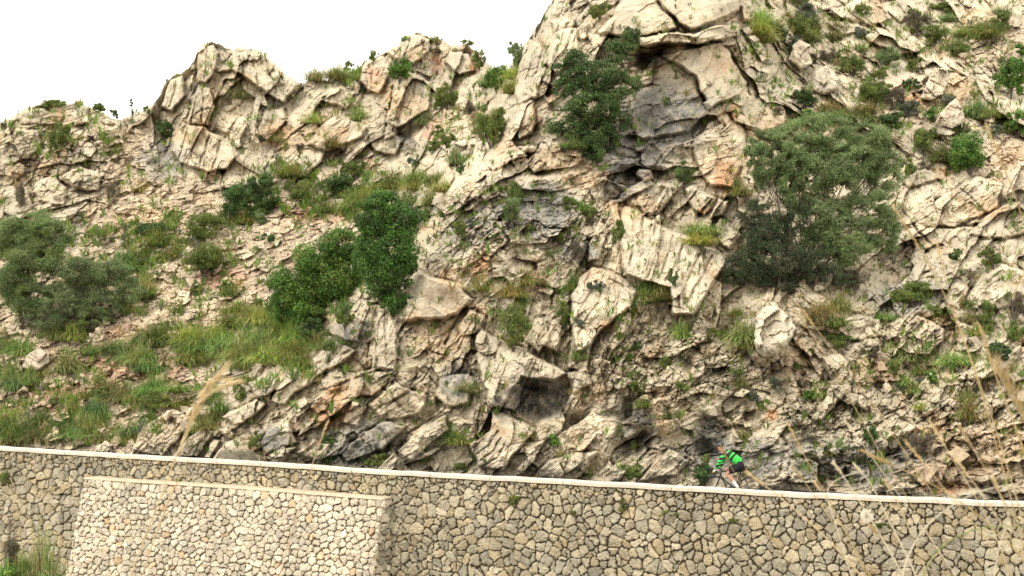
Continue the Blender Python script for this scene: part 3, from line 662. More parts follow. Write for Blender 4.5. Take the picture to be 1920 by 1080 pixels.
stones('side_stonework', pts, cside, bs3, but, TM + TB[:3], relief=.09, gap=.018, seed=10)
sb = np.linspace(S0b + .02, S1b - .05, 40)
strip('core', M_MORTAR, [(-.02, lambda s: s * 0 - 9), (-.02, -LEDGE - .05), (OUT0 - .09, -LEDGE - .05), (OUT0 - .09 + 4.6 * BAT, lambda s: zc_of_s(s) - LEDGE - .05 - 4.6)], but, BO, s=sb, close=True)
M_LEDGE = mat('ledge_mortar', (.54, .46, .34), rough=.95, nz=[(4, .8, 1.15, 5)], bump=[(25, .5, .01)])
sl_ = np.linspace(S0b - .02, S1b + .02, 40)
strip('ledge', M_LEDGE, [(.05, -LEDGE - .045), (.05, -LEDGE + .02), (OUT0 - .0, -LEDGE + .0), (OUT0 + .03, -LEDGE - .02), (OUT0 + .03, -LEDGE - .045)], but, BO, s=sl_, close=True)
# ------------------------------------------------------------------ vegetation
def project(p):
    """photo pixel of a world point (used only to word the labels)"""
    x, y, z = p; cz = -(y * CP + z * SP); cy = -y * SP + z * CP
    return 960 + x / -cz * F, 540 - cy / -cz * F
PAL = {
 'leafy': [(.085, .185, .034), (.12, .23, .045), (.062, .14, .03), (.17, .28, .06)],
 'dark': [(.068, .125, .040), (.095, .155, .05), (.05, .098, .034), (.13, .19, .065)],
 'olive': [(.175, .255, .10), (.21, .29, .12), (.135, .205, .08), (.27, .33, .16)],
 'mix': [(.15, .21, .052), (.185, .24, .065), (.11, .165, .042), (.23, .25, .085)],
 'greygreen': [(.15, .18, .13), (.12, .15, .10), (.19, .21, .16)],
 'grass': [(.17, .29, .06), (.21, .33, .08), (.12, .21, .05), (.33, .38, .13)],
 'bright': [(.27, .40, .085), (.32, .44, .10), (.19, .31, .06), (.42, .47, .15)],
 'dry': [(.32, .28, .10), (.26, .25, .09), (.40, .34, .15), (.20, .21, .07)],
 'dead': [(.17, .135, .095), (.13, .105, .08), (.21, .17, .12), (.12, .12, .07)],
}
def leaf_quads(c, nrm, L, W, r):
    n = len(c); t = r.normal(size=(n, 3)); t -= nrm * (t * nrm).sum(1)[:, None]; t /= np.linalg.norm(t, axis=1)[:, None] + 1e-9
    b = np.cross(nrm, t); l = (L * r.uniform(.6, 1.3, n))[:, None]; w = (W * r.uniform(.7, 1.3, n))[:, None]
    v = np.stack([c - t * l, c + b * w - t * l * .1, c + t * l, c - b * w - t * l * .1], 1)
    v[:, 2] += nrm * l * .25
    return v
def crown(blobs, L, W, pal, cover, r, up=.35, gap=.0):
    """blobs: [(centre, (rx, ry, rz))] -> leaf vertices and colours"""
    VS = []; CS = []
    for c, R in blobs:
        c = np.array(c); R = np.array(R); area = math.pi * R[0] * R[2]; n = int(area * cover * 7.5 / (L * W * 2.0))
        ncl = int(np.clip(area * 14, 7, 46))
        d = r.normal(size=(ncl, 3)); d /= np.linalg.norm(d, axis=1)[:, None]; rad = r.uniform(.25, 1.0, ncl) ** .5
        cc = d * rad[:, None] * .82; cr_ = r.uniform(.16, .40, ncl); tone = r.uniform(.72, 1.3, ncl); pk = r.integers(len(pal), size=ncl)
        k = r.choice(ncl, n, p=cr_ ** 2 / (cr_ ** 2).sum()); q = r.normal(size=(n, 3)); q /= np.linalg.norm(q, axis=1)[:, None]
        pos = cc[k] + q * (cr_[k] * r.uniform(.35, 1.05, n) ** .6)[:, None] * (1 + .18 * r.normal(size=n))[:, None]
        if gap: 
            keep = noise(pos[:, 0] * 2.3 + c[0], pos[:, 2] * 2.3 + c[2], 5) > -gap; pos = pos[keep]; q = q[keep]; k = k[keep]
        n = len(pos); nr = q + r.normal(size=(n, 3)) * .7 + np.array([0, -.15, up]); nr /= np.linalg.norm(nr, axis=1)[:, None]
        VS.append(leaf_quads(c + pos * R, nr, L, W, r))
        P_ = np.array(pal); alt = r.integers(len(pal), size=n); col = np.where((r.random(n) < .7)[:, None], P_[pk[k]], P_[alt]) * (tone[k] * r.uniform(.7, 1.35, n))[:, None]
        CS.append(np.repeat(col, 4, 0))
    V = np.concatenate(VS).reshape(-1, 3); return V, np.concatenate(CS)
def blades(root, H, Wd, n, pal, r, wid=.022, droop=.5, seg=4, spread=.12):
    """arching grass blades; root (n,3) or (3,)"""
    root = np.broadcast_to(np.asarray(root, float), (n, 3)) + r.normal(size=(n, 3)) * np.array([spread * Wd, spread * Wd * .6, .02])
    az = r.uniform(0, 2 * math.pi, n); lean = (r.random(n) ** .7 * 1.5); ln = r.uniform(.4, 1.15, n)
    ll = H * 1.12 * ln; reach = np.sin(lean) * (Wd * .5 + H * .18) * ln
    t = np.linspace(0, 1, seg + 1); VS = []
    dx = np.cos(az); dy = np.sin(az)
    for i, tt_ in enumerate(t):
        x = root[:, 0] + dx * reach * tt_ ** 1.3; y = root[:, 1] + dy * reach * tt_ ** 1.3 * .8
        z = root[:, 2] + ll * tt_ * (np.cos(lean * .6) - droop * 1.45 * np.sin(lean) ** 1.2 * tt_ ** 1.8)
        w = wid * (1 - tt_ ** 2 * .85) * .5; px = -dy * w * .6 + w * .8; py = dx * w
        VS.append(np.stack([np.stack([x - px, y - py, z], -1), np.stack([x + px, y + py, z], -1)], 1))
    V = np.stack(VS, 1)           # n, seg+1, 2, 3
    base = np.arange(n)[:, None] * (seg + 1) * 2 + np.arange(seg)[None] * 2
    Fq = np.stack([base, base + 1, base + 3, base + 2], -1).reshape(-1, 4)
    P_ = np.array(pal) * r.uniform(.62, 1.28) * np.array([r.uniform(.8, 1.3), 1, r.uniform(.9, 1.4)]); col = P_[r.integers(len(pal), size=n)] * r.uniform(.65, 1.35, n)[:, None]
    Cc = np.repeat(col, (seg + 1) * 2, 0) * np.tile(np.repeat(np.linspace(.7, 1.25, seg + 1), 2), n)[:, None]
    return V.reshape(-1, 3), Fq, Cc
def quadfaces(nv): return np.arange(nv).reshape(-1, 4)

# words for the labels --------------------------------------------------------
LM = [((20, 225), 'crest of the left knoll'), ((100, 300), 'pale left knoll'), ((250, 225), 'saddle beside the left knoll'), ((330, 190), 'left flank of the tall peak'), ((420, 110), 'top of the tall ribbed peak'), ((380, 280), 'ribbed slab under the peak'),
 ((460, 210), 'hollow in the ribbed peak'), ((620, 130), 'skyline dip beside the tall peak'), ((630, 250), 'tilted slabs below the skyline dip'), ((770, 185), 'ribbed crag on the skyline'), ((820, 75), 'top of the skyline crag'), ((910, 140), 'notch before the big cliff'),
 ((800, 250), 'pink rock below the skyline crag'), ((120, 480), 'big grey-green bush at the left edge'), ((60, 660), 'rocks under the left-edge bush'), ((205, 680), 'reddish scree patch'), ((380, 480), 'open scree slope'), ((500, 520), 'scree left of the green tree'),
 ((470, 365), 'dark bush below the peak'), ((620, 370), 'grassy gully head'), ((760, 330), 'yellow-green grass bank in the gully'), ((730, 470), 'dark green tree in the gully'), ((590, 540), 'bright green bush in the gully'), ((500, 650), 'grass strip above the tilted slabs'),
 ((330, 820), 'striped slabs behind the left parapet'), ((450, 780), 'long grey slab low on the left'), ((70, 800), 'parapet at the left edge'), ((220, 790), 'grassy foot of the left slope'), ((620, 780), 'orange recess near the road'), ((700, 850), 'grey slabs just above the parapet'),
 ((820, 555), 'smooth brown-stained boulder'), ((830, 380), 'left edge of the main cliff'), ((960, 300), 'curved slab on the cliff'), ((960, 400), 'grey weathered hollow of the cliff'), ((1100, 200), 'dark tree hanging on the cliff'), ((1240, 90), 'black cave slot under the roof rock'), ((1100, 20), 'shoulder above the hanging tree'),
 ((1230, 230), 'dark grey cliff face'), ((1355, 320), 'orange cliff stain'), ((1250, 470), 'white ribbed slab'), ((1110, 560), 'pale slab left of the ribbed one'), ((1310, 385), 'square blocks above the ribbed slab'), ((970, 610), 'rock shelf over the dark hollow'), ((1010, 750), 'dark blue-grey hollow'),
 ((950, 820), 'fan-shaped rock'), ((1195, 800), 'dark recess at mid road'), ((1340, 820), 'dark recess behind the cyclist'), ((1240, 660), 'knobbly pale rock in the middle'), ((1450, 610), 'angular white boulder'), ((1540, 380), 'large grey-green tree'), ((1440, 740), 'broken rock below the white boulder'),
 ((1560, 720), 'pale diagonal rib'), ((1720, 630), 'pale dome of rock on the right'), ((1830, 700), 'overhanging ledge at lower right'), ((1700, 860), 'brown overhang at right'), ((1880, 820), 'brown rock at the right edge'), ((1810, 400), 'tilted white slabs on the right'), ((1860, 545), 'white slab at the right edge'),
 ((1690, 540), 'foot of the tilted slabs'), ((1775, 215), 'pair of white blocks on the upper right'), ((1720, 195), 'orange soil patch on the upper right'), ((1550, 150), 'white rock above the tree'), ((1420, 60), 'grassy cleft beside the roof rock'), ((1500, 100), 'rounded boulder at the top'), ((1640, 40), 'diagonal pale ridge at the top right'),
 ((1800, 60), 'top right slope'), ((1900, 150), 'upper right corner'), ((1830, 290), 'green bushes above the tilted slabs'), ((960, 940), 'grey wall below the fan-shaped rock'), ((1200, 950), 'middle of the grey wall'), ((1650, 980), 'right part of the wall'), ((330, 900), 'buttress ledge'), ((60, 1010), 'wall foot at left')]
PENDING = []   # (object, look, (u, v))
def want_label(o, look, uv): PENDING.append((o, look, uv))
def finish_labels():
    buck = {}
    for o, look, (u, v) in PENDING:
        d = [((u - a) ** 2 + (1.3 * (v - b)) ** 2) ** .5 for (a, b), _ in LM]; i = int(np.argmin(d)); (a, b), nm = LM[i]
        if d[i] < 32: rel = 'at the'
        elif abs(u - a) > 1.2 * abs(v - b): rel = 'left of the' if u < a else 'right of the'
        else: rel = 'above the' if v < b else 'below the'
        buck.setdefault((look, rel, nm), []).append((u, v, o))
    for (look, rel, nm), L in buck.items():
        if len(L) == 1: L[0][2]['label'] = f'{look} {rel} {nm}'; continue
        us = [q[0] for q in L]; vs = [q[1] for q in L]
        if max(us) - min(us) > .7 * (max(vs) - min(vs)): L.sort(key=lambda q: q[0]); ends = ('leftmost', 'rightmost'); side = 'from left'
        else: L.sort(key=lambda q: q[1]); ends = ('highest', 'lowest'); side = 'from top'
        ordn = ['first', 'second', 'third', 'fourth', 'fifth', 'sixth', 'seventh', 'eighth', 'ninth', 'tenth', 'eleventh', 'twelfth']
        for k, q in enumerate(L):
            w_ = ends[0] if k == 0 else ends[1] if k == len(L) - 1 else f'{ordn[k]} {side}'
            lb = f'{w_} {look} {rel} {nm}'
            if len(lb.split()) > 15: lb = f"{w_} {look.split(' ', 1)[1]} {rel} {nm}"
            q[2]['label'] = lb
def sizeword(w, h):
    a = (w * h) ** .5
    return 'tiny' if a < 24 else 'small' if a < 38 else 'medium' if a < 62 else 'large'
r = np.random.default_rng(2024)
LOOK = {'leafy': 'leafy green shrub', 'dark': 'dark green shrub', 'olive': 'grey-green shrub', 'mix': 'olive-green heathy shrub', 'greygreen': 'pale grey-green shrub', 'dead': 'brown twiggy shrub',
        'grass': 'green grass tuft', 'bright': 'yellow-green grass tuft', 'dry': 'dry straw tuft'}
NAME = {'leafy': 'leafy_shrub', 'dark': 'evergreen_shrub', 'olive': 'feathery_shrub', 'mix': 'heath_shrub', 'greygreen': 'feathery_shrub', 'dead': 'dry_shrub', 'grass': 'grass_tuft', 'bright': 'grass_tuft', 'dry': 'dry_grass_tuft'}
# kind: (u0, v0, u1, v1)
VEG = {
'leafy': [(-10,1035,70,1095),(1770,240,1866,330),(1858,95,1935,190),(410,520,440,545),(720,103,780,157),(1722,198,1762,234),(1500,727,1537,757),(1730,692,1763,724),(1882,200,1935,262),(1025,810,1056,842),(905,120,960,175)],
'dark': [(240,405,322,450),(595,313,672,378),(485,430,520,460),(1250,498,1276,542),(1690,140,1732,182),(285,215,335,272),(1480,160,1540,208),(590,815,650,878),(1775,458,1806,496),(545,590,620,655),(1840,637,1906,682),(1453,50,1482,84),(850,300,875,330),(205,205,226,226),(1610,790,1652,842),(1292,862,1345,912),(1640,205,1700,248),(1080,245,1140,310),(1180,640,1206,668)],
'mix': [(330,395,442,456),(530,338,602,392),(355,520,386,562),(330,450,432,522),(690,92,716,116),(642,98,669,126),(858,70,892,90),(880,90,916,136),(810,150,862,212),(880,190,962,282),(85,225,142,292),(70,186,132,212),(165,188,206,217),(925,560,1002,662),(1035,560,1082,622),(1230,660,1262,697),(1655,665,1700,712),(1825,560,1872,622),(1835,460,1892,506),(1700,235,1762,292),(1600,140,1682,202),(1680,290,1722,342),(1470,18,1532,76),(1738,0,1812,26),(1720,40,1792,86),(1850,20,1902,62),(940,330,992,400),(1140,395,1180,472),(1160,865,1232,902),(670,855,732,886),(780,840,832,884),(455,810,496,852),(845,400,882,462),(1660,520,1768,577),(430,700,472,762),(1735,565,1772,597),(800,232,840,262),(1095,0,1152,42),(265,196,286,214),(845,865,882,890),(1310,850,1335,870),(1885,600,1925,650)],
'olive': [(1630,82,1702,128),(1250,298,1312,352),(935,360,985,420),(720,440,745,470),(1240,180,1262,200),(470,395,510,425),(670,440,712,545),(945,75,992,132)],
'greygreen': [(230,470,262,496),(1440,700,1476,742),(760,290,790,312),(1400,730,1430,760),(1850,230,1884,262)],
'dead': [(20,330,58,402),(860,180,902,242),(1870,540,1932,612),(1620,55,1652,82),(1060,440,1102,502),(1700,800,1760,862),(1560,500,1640,545),(195,320,236,402),(0,222,18,252),(1510,90,1545,130),(1805,498,1836,532),(1600,640,1660,680),(0,958,40,1040),(550,265,580,290)],
'grass': [(-20,1020,40,1094),(30,1010,80,1090),(60,1030,115,1094),(410,385,482,427),(280,450,352,502),(200,460,292,522),(250,500,292,562),(135,268,182,312),(185,620,242,667),(268,600,324,657),(240,640,287,692),(100,655,147,707),(8,662,78,742),(265,685,322,747),(385,745,427,802),(590,455,640,500),(50,760,152,842),(120,735,192,842),(160,790,222,846),(835,765,872,852),(1190,508,1272,582),(1368,592,1422,657),(1705,672,1742,707),(1780,35,1862,82),(1815,180,1852,232),(1560,90,1597,142),(600,370,672,412),(550,600,642,662),(450,690,475,722),(190,230,227,292),(655,180,692,232),(800,56,834,82),(1265,600,1292,642),(1260,590,1302,632),(1590,608,1622,640),(1692,703,1724,744),(320,560,350,590),(0,1015,112,1092),(960,490,1002,542),(175,695,200,722),(330,660,372,690),(1060,500,1092,552),(1160,560,1190,590),(1640,845,1664,875),(1745,0,1790,20),(1375,700,1402,725),(230,560,262,592),(1530,835,1570,860)],
'bright': [(900,108,982,192),(665,328,742,382),(720,298,852,372),(338,598,442,697),(420,555,512,622),(438,598,572,702),(300,708,362,767),(0,750,62,842),(1280,408,1342,467),(1770,640,1832,692),(1400,-5,1452,102),(620,108,686,162),(570,195,602,236),(820,380,852,412),(780,370,820,420),(1080,363,1101,400),(140,720,166,752),(500,585,560,640),(395,630,440,680),(748,54,773,78),(640,360,690,400)],
'dry': [(570,110,642,157),(605,243,642,282),(885,195,912,262),(1515,543,1592,622),(1365,308,1402,382),(865,698,907,772),(218,768,267,846),(172,700,262,762),(1795,743,1837,792),(1538,175,1642,242),(1505,28,1577,82),(1600,60,1627,102),(430,148,472,192),(500,238,542,272),(140,180,160,200),(250,320,286,367),(780,200,812,240),(840,270,872,312),(60,1000,108,1052),(1440,30,1470,62),(1590,240,1640,290),(0,790,40,845),(1070,640,1100,680),(1740,230,1770,262)],
}
def sroot(uc, v):
    if v > capv(uc) + 40: return P(uc, v, 36.0)
    return surf(uc, min(v, capv(uc) - 1)).copy()
_rx = np.random.default_rng(31)
def _more(kinds_, n, box, hs):
    k = 0
    while k < n:
        a, b = _rx.uniform(box[0], box[2]), _rx.uniform(box[1], box[3]); h_ = _rx.uniform(*hs)
        if b < np.interp(a, uu, vtop) + 20 or b > capv(a) - 3: continue
        VEG[kinds_[_rx.integers(len(kinds_))]].append((a - h_ * _rx.uniform(.5, .8), b - h_, a + h_ * _rx.uniform(.5, .8), b)); k += 1
_more(['grass', 'grass', 'bright', 'dry', 'mix'], 26, (0, 640, 420, 835), (28, 52)); _more(['grass', 'bright', 'mix'], 14, (180, 440, 660, 620), (24, 44)); _more(['bright', 'grass', 'mix'], 8, (540, 320, 840, 400), (26, 44))
_more(['mix', 'dry', 'grass', 'dead', 'greygreen', 'leafy', 'mix', 'grass'], 42, (1460, 10, 1920, 330), (24, 50)); _more(['mix', 'grass', 'dry', 'mix', 'bright'], 28, (1120, 560, 1900, 830), (20, 38)); _more(['mix', 'dry', 'greygreen', 'mix', 'grass'], 20, (800, 220, 1120, 620), (20, 38))
for kd in ('grass', 'bright', 'dry'):
    out = []
    for (u0, v0, u1, v1) in VEG[kd]:
        W_, H_ = u1 - u0, v1 - v0
        if v1 > capv((u0 + u1) / 2) + 40 or (W_ < 62 and H_ < 66): out.append((u0, v0, u1, v1)); continue
        ncx, ncy = max(1, round(W_ / 42)), max(1, round(H_ / 36)); h_ = min(46, H_ * .55 if ncy > 1 else H_)
        for a in range(ncx):
            for b in range(ncy):
                hh = h_ * _rx.uniform(.75, 1.15); ww = W_ / ncx * _rx.uniform(1.0, 1.35); cx_ = u0 + W_ * (a + .5 + _rx.uniform(-.2, .2)) / ncx; by_ = v0 + hh + (H_ - h_) * ((b + .5 + _rx.uniform(-.25, .25)) / ncy)
                out.append((cx_ - ww / 2, by_ - hh, cx_ + ww / 2, by_))
    VEG[kd] = out
nplant = 0
GROUPS = {'grass': 'green grass tufts on the slope', 'bright': 'yellow-green grass tufts on the slope', 'dry': 'dry grass tufts on the slope', 'mix': 'heath shrubs on the slope', 'leafy': 'leafy shrubs on the slope', 'dark': 'dark evergreen shrubs on the slope', 'olive': 'feathery grey-green shrubs', 'greygreen': 'pale feathery shrubs', 'dead': 'dry twiggy shrubs'}
for kind, L in VEG.items():
    for (u0, v0, u1, v1) in L:
        uc = (u0 + u1) / 2; wpx = u1 - u0; hpx = v1 - v0
        tuft = kind in ('grass', 'bright', 'dry')
        rt = sroot(uc, v1 - (.14 * hpx if tuft else .04 * hpx)); Y = rt[1]; m = Y / F
        if v1 > capv(uc) + 40: rt = np.array([rt[0], rt[1], gz(rt[0], rt[1]) - .05]); hpx = hpx + (abs(rt[2]) - abs(P(uc, v1, Y)[2])) / m
        Wm, Hm = wpx * m, hpx * m
        if tuft:
            n = int(np.clip(wpx * hpx * .24, 110, 1400)); n_roots = max(1, int(wpx / 45))
            V = []; Q = []; Cc = []; off = 0
            for k in range(n_roots):
                fx = (k + .5) / n_roots - .5; q = rt + np.array([fx * Wm * .7, r.uniform(-.2, .1), r.uniform(-.03, .03)])
                if n_roots > 1 and v1 < capv(uc): 
                    q2 = surf(uc + fx * wpx * .7, v1 - hpx * r.uniform(.05, .35)); q = np.array(q2) if abs(q2[1] - Y) < 2.5 else q
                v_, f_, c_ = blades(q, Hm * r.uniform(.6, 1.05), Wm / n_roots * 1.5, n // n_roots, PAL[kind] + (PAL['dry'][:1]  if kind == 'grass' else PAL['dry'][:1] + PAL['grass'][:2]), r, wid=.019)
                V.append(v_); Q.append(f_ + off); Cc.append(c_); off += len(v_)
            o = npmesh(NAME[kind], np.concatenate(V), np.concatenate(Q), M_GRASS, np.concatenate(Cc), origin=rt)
            tag(o, cat='grass tuft', group=GROUPS[kind])
        else:
            lw = {'leafy': (.055, .030), 'dark': (.050, .024), 'mix': (.050, .014), 'olive': (.060, .011), 'greygreen': (.05, .012), 'dead': (.075, .0065)}[kind]
            c0 = rt + np.array([0, -.05 * Hm, Hm * .5]); R = np.array([Wm * .5, min(Wm, Hm) * .5 + .05, Hm * .52])
            bl = [(c0, R * .8)]
            for k in range(3 + int(wpx > 50) * 2):
                a = r.uniform(-1, 1, 3); bl.append((c0 + a * R * np.array([.5, .4, .45]), R * r.uniform(.35, .55)))
            V, Cc = crown(bl, *lw, PAL[kind], .45 if kind != 'dead' else .2, r, gap=.6)
            if wpx > 44 and hpx > 34:
                root = empty(NAME[kind], tuple(rt)); tag(root, cat='shrub', group=GROUPS[kind])
                npmesh('foliage', V, quadfaces(len(V)), M_LEAF, Cc, parent=root, origin=rt)
                st = MB()
                for k in range(6):
                    a = r.uniform(-1, 1, 2); e = Vector((a[0] * R[0] * .7, a[1] * R[1] * .5, Hm * r.uniform(.45, .9)))
                    st.tube([(0, 0, -.1), e * .45 + Vector((0, 0, .05)), e], [.03, .02, .008], 5)
                st.build('stem', M_BARK, root); o = root
            else:
                o = npmesh(NAME[kind], V, quadfaces(len(V)), M_LEAF, Cc, origin=rt); tag(o, cat='shrub', group=GROUPS[kind])
        want_label(o, f'{sizeword(wpx, hpx)} {LOOK[kind]}', (uc, (v0 + v1) / 2)); nplant += 1
# ---- trees: trunk with limbs + leafy crown
def tree(name, label, blobs, root_uv, pal, lw, cover, lift=.55, gap=.25, trunk=.11, cat='tree', yoff=0.0):
    rt = sroot(*root_uv); root = empty(name, tuple(rt)); tag(root, label, cat); bl = []; tr = MB()
    for (u, v, ru, rv) in blobs:
        Y = min(float(surf(u, v)[1]), rt[1] + .35) - lift * (ru + rv) / 2 * rt[1] / F + yoff; m = Y / F; c = P(u, v, Y); R = np.array([ru * m, (ru + rv) * .45 * m, rv * m]); bl.append((c, R))
        a = Vector(c - rt); mid = a * .5 + Vector((0, -.1, -.12 * a.length))
        q = [Vector((0, 0, -.15)), mid * .45, mid, a * .85, a + Vector((r.uniform(-.2, .2), 0, R[2] * .4))]
        trunk_ = trunk; q = [q[0]] + [x_ + Vector(tuple(r.normal(0, .10, 3))) for x_ in q[1:]]
        tr.tube(q, [trunk * .8, trunk * .5, trunk * .3, trunk * .15, .006], 7)
        for k in range(7):
            e = a + Vector(tuple(r.uniform(-.75, .75, 3) * R)); s0 = a * r.uniform(.55, .85)
            tr.tube([s0, (s0 + e) / 2 + Vector((0, 0, .05)), e], [trunk * .16, trunk * .10, .005], 5)
    V, Cc = crown(bl, *lw, pal, cover, r, gap=gap)
    npmesh('crown', V, quadfaces(len(V)), M_LEAF, Cc, parent=root, origin=rt); tr.build('trunk', M_BARK, root)
    return root
tree('olive_tree', 'very large grey-green feathery tree standing on the cliff right of the orange stain', [(1440,265,42,34),(1500,300,60,48),(1590,300,70,45),(1510,370,50,38),(1580,440,70,40),(1420,290,30,30),(1650,290,40,36),(1465,275,58,52),(1535,245,70,42),(1610,265,66,45),(1650,320,48,50),(1560,325,72,52),(1475,340,40,40),(1440,315,38,45),(1625,395,62,48),(1540,410,62,42),(1655,440,40,36),(1590,465,64,38),(1500,450,46,30)], (1500, 520), PAL['olive'], (.066, .0125), .75, gap=.16, trunk=.075)
tree('evergreen_tree', 'dark low-branched tree at the lower left of the large grey-green tree', [(1425,400,52,26),(1455,425,56,32),(1490,405,46,32),(1395,500,58,34),(1450,485,72,46),(1510,495,62,42),(1440,450,50,34),(1560,515,56,30),(1475,530,62,20),(1380,520,34,18)], (1470, 545), [(.060,.095,.042),(.045,.072,.036),(.085,.12,.055),(.10,.095,.065)], (.06, .014), .5, gap=.15, trunk=.09)
tree('evergreen_tree', 'dark leafy tree hanging down the cliff beside the black cave slot', [(1182,68,24,26),(1162,98,42,30),(1085,118,48,26),(1120,140,62,36),(1068,160,38,32),(1158,165,48,38),(1105,200,66,40),(1150,228,44,38),(1068,235,50,30),(1118,264,48,32)], (1120, 300), PAL['dark'], (.052, .026), .6, gap=.35, trunk=.09)
tree('evergreen_tree', 'dense dark green tree in the gully against the main cliff edge', [(720,392,50,36),(752,418,44,44),(700,425,42,42),(738,470,54,52),(760,512,36,42),(715,515,42,46),(738,560,30,36),(690,475,36,46)], (735, 590), PAL['leafy'][:3] + PAL['dark'][:2], (.050, .026), .9, gap=.8, trunk=.10, lift=.9)
tree('broadleaf_tree', 'bright green spreading tree in the gully left of the dense dark one', [(645,460,48,38),(600,488,56,42),(555,528,54,44),(622,530,58,44),(530,572,38,40),(580,575,50,40),(655,505,36,40)], (600, 610), PAL['leafy'] + PAL['mix'][:1], (.052, .028), .9, gap=.8, trunk=.09, lift=.9)
tree('feathery_tree', 'large rounded grey-green bush tree cut by the left edge', [(60,430,58,38),(105,445,34,36),(20,455,40,36),(65,490,70,40),(20,530,48,46),(60,560,48,40)], (40, 610), PAL['olive'] + PAL['mix'][:1], (.066, .013), .85, gap=.4, trunk=.09)
tree('feathery_tree', 'wide low grey-green bush right of the left-edge bush tree', [(145,510,52,34),(205,515,48,34),(240,540,36,28),(120,560,56,36),(190,565,60,34),(90,600,50,26),(165,600,50,20)], (170, 618), PAL['olive'] + [(.14,.15,.09)], (.062, .0125), .7, gap=.3, trunk=.07)
tree('evergreen_tree', 'dark rounded bush tree below the tall peak', [(490,345,34,24),(455,365,38,28),(500,375,26,24),(440,390,28,20),(475,395,34,18)], (470, 412), PAL['dark'] + PAL['leafy'][:1], (.055, .026), .8, gap=.4, trunk=.06, lift=.8)
# lone spiky plant on the skyline saddle
rt = surf(249, 222).copy(); V, Cc = crown([(rt + np.array([0, 0, .35]), (.07, .07, .22)), (rt + np.array([-.06, 0, .80]), (.12, .10, .14)), (rt + np.array([-.1, 0, 1.02]), (.1, .08, .1))], .05, .014, PAL['greygreen'], 1.1, r)
root = empty('spiky_plant', tuple(rt)); tag(root, 'lone thin dark plant standing against the sky on the saddle', 'plant'); npmesh('foliage', V, quadfaces(len(V)), M_LEAF, Cc * .5, parent=root, origin=rt)
st = MB(); st.tube([(0, 0, -.1), (-.02, 0, .5), (-.08, 0, 1.0)], [.03, .022, .012], 5); st.build('stem', M_BARK, root)
# weeds rooted in the wall joints
for (u, v, w_, h_, lab) in ((965, 938, 44, 20, 'spreading green weed growing from wall joints below the fan-shaped rock'), (1168, 948, 26, 26, 'brown-green weed in a wall joint left of the wall middle'), (1255, 965, 52, 16, 'wide mossy weed in the wall right of its middle'), (1075, 960, 12, 18, 'tiny green weed in the wall between two bigger weeds'), (1655, 985, 44, 14, 'flat mossy weed in the wall below the brown overhang'), (336, 902, 16, 16, 'tiny fern on the buttress ledge behind the plume stalk'), (1370, 978, 30, 12, 'small mossy weed in the wall below the cyclist'), (12, 900, 30, 40, 'grey-green weed hanging on the wall at the left edge')):
    Y = float(Yw(u)) - .12; c = P(u, v, Y); m = Y / F
    V, Cc = crown([(c, (w_ * m / 2, .12, h_ * m / 2))], .035, .012, PAL['mix'] + [(.16, .14, .06)], .7, r, gap=.3)
    o = npmesh('wall_weed', V, quadfaces(len(V)), M_LEAF, Cc, origin=c); tag(o, lab, 'weed', 'weeds rooted in the wall')

# ---- small herbs and tufts nobody could count
def masklookup(M_, u, v):
    c = ((u - U0) / (U1 - U0) * (NU - 1)).astype(int); vb = np.interp(u, uu, vbot); vt = np.interp(u, uu, vtop); j = np.clip(((vb - v) / (vb - vt) * (NV - 1)).astype(int), 0, NV - 1)
    return M_[j, np.clip(c, 0, NU - 1)], j, c
N0 = 120000; u = r.uniform(-200, 2120, N0); v = r.uniform(-40, 930, N0); vt = np.interp(u, uu, vtop); ok = (v > vt + 3) & (v < capv(u) - 2); u, v = u[ok], v[ok]
dens = np.full(len(u), .075)
for (a, b, ra, rb, s_) in ((260, 480, 260, 90, .6), (450, 620, 230, 120, .4), (100, 760, 260, 110, .5), (620, 360, 190, 70, 1.2), (1650, 150, 330, 190, .36), (1750, 640, 280, 140, .2), (930, 440, 200, 130, .22), (1280, 640, 200, 90, .2), (860, 220, 110, 100, .35), (130, 260, 130, 60, .4), (1560, 850, 240, 60, .16), (500, 680, 130, 60, .7), (620, 140, 90, 30, .6), (960, 600, 80, 60, .3), (1420, 60, 40, 90, .6)):
    dens = np.maximum(dens, s_ * np.clip(1.5 * (1 - ((u - a) / ra) ** 2 - ((v - b) / rb) ** 2), 0, 1))
dens *= np.clip(.55 + fbm(u / 38, v / 38, 4, 171) * 2.6, 0, 1.4); ok = r.random(len(u)) < dens; u, v = u[ok], v[ok]
GP = surf(u, v); nb_ = 12
per = np.repeat(GP, nb_, 0); kinds = np.array(['grass', 'bright', 'mix', 'dry', 'greygreen']); kk = r.choice(5, len(u), p=[.36, .2, .22, .12, .10])
pals = np.array([PAL[k_][:3] for k_ in kinds]); n = len(per)
size = np.repeat((.08 + .36 * r.random(len(u)) ** 1.6) * (1 + .4 * (u < 700)), nb_)
az = r.uniform(0, 6.283, n); lean = r.random(n) * 1.3; l = size * r.uniform(.6, 1.2, n)
tip = per + np.stack([np.cos(az) * np.sin(lean) * l, np.sin(az) * np.sin(lean) * l - .04, np.cos(lean) * l], -1); mid = per * .45 + tip * .55 + np.array([0, 0, .03]); wv = np.stack([-np.sin(az), np.cos(az), az * 0], -1) * .5 + np.array([.7, 0, 0]); wv *= (size * .048)[:, None]
V = np.stack([per - wv * .6, mid - wv, tip, mid + wv], 1).reshape(-1, 3); Cc = np.repeat(pals[np.repeat(kk, nb_), r.integers(3, size=n)] * r.uniform(.7, 1.25, n)[:, None], 4, 0)
tag(npmesh('ground_cover', V, quadfaces(len(V)), M_GRASS, Cc), 'small herbs and grass sprouting all over the rocky slope', 'ground cover', kind='stuff')
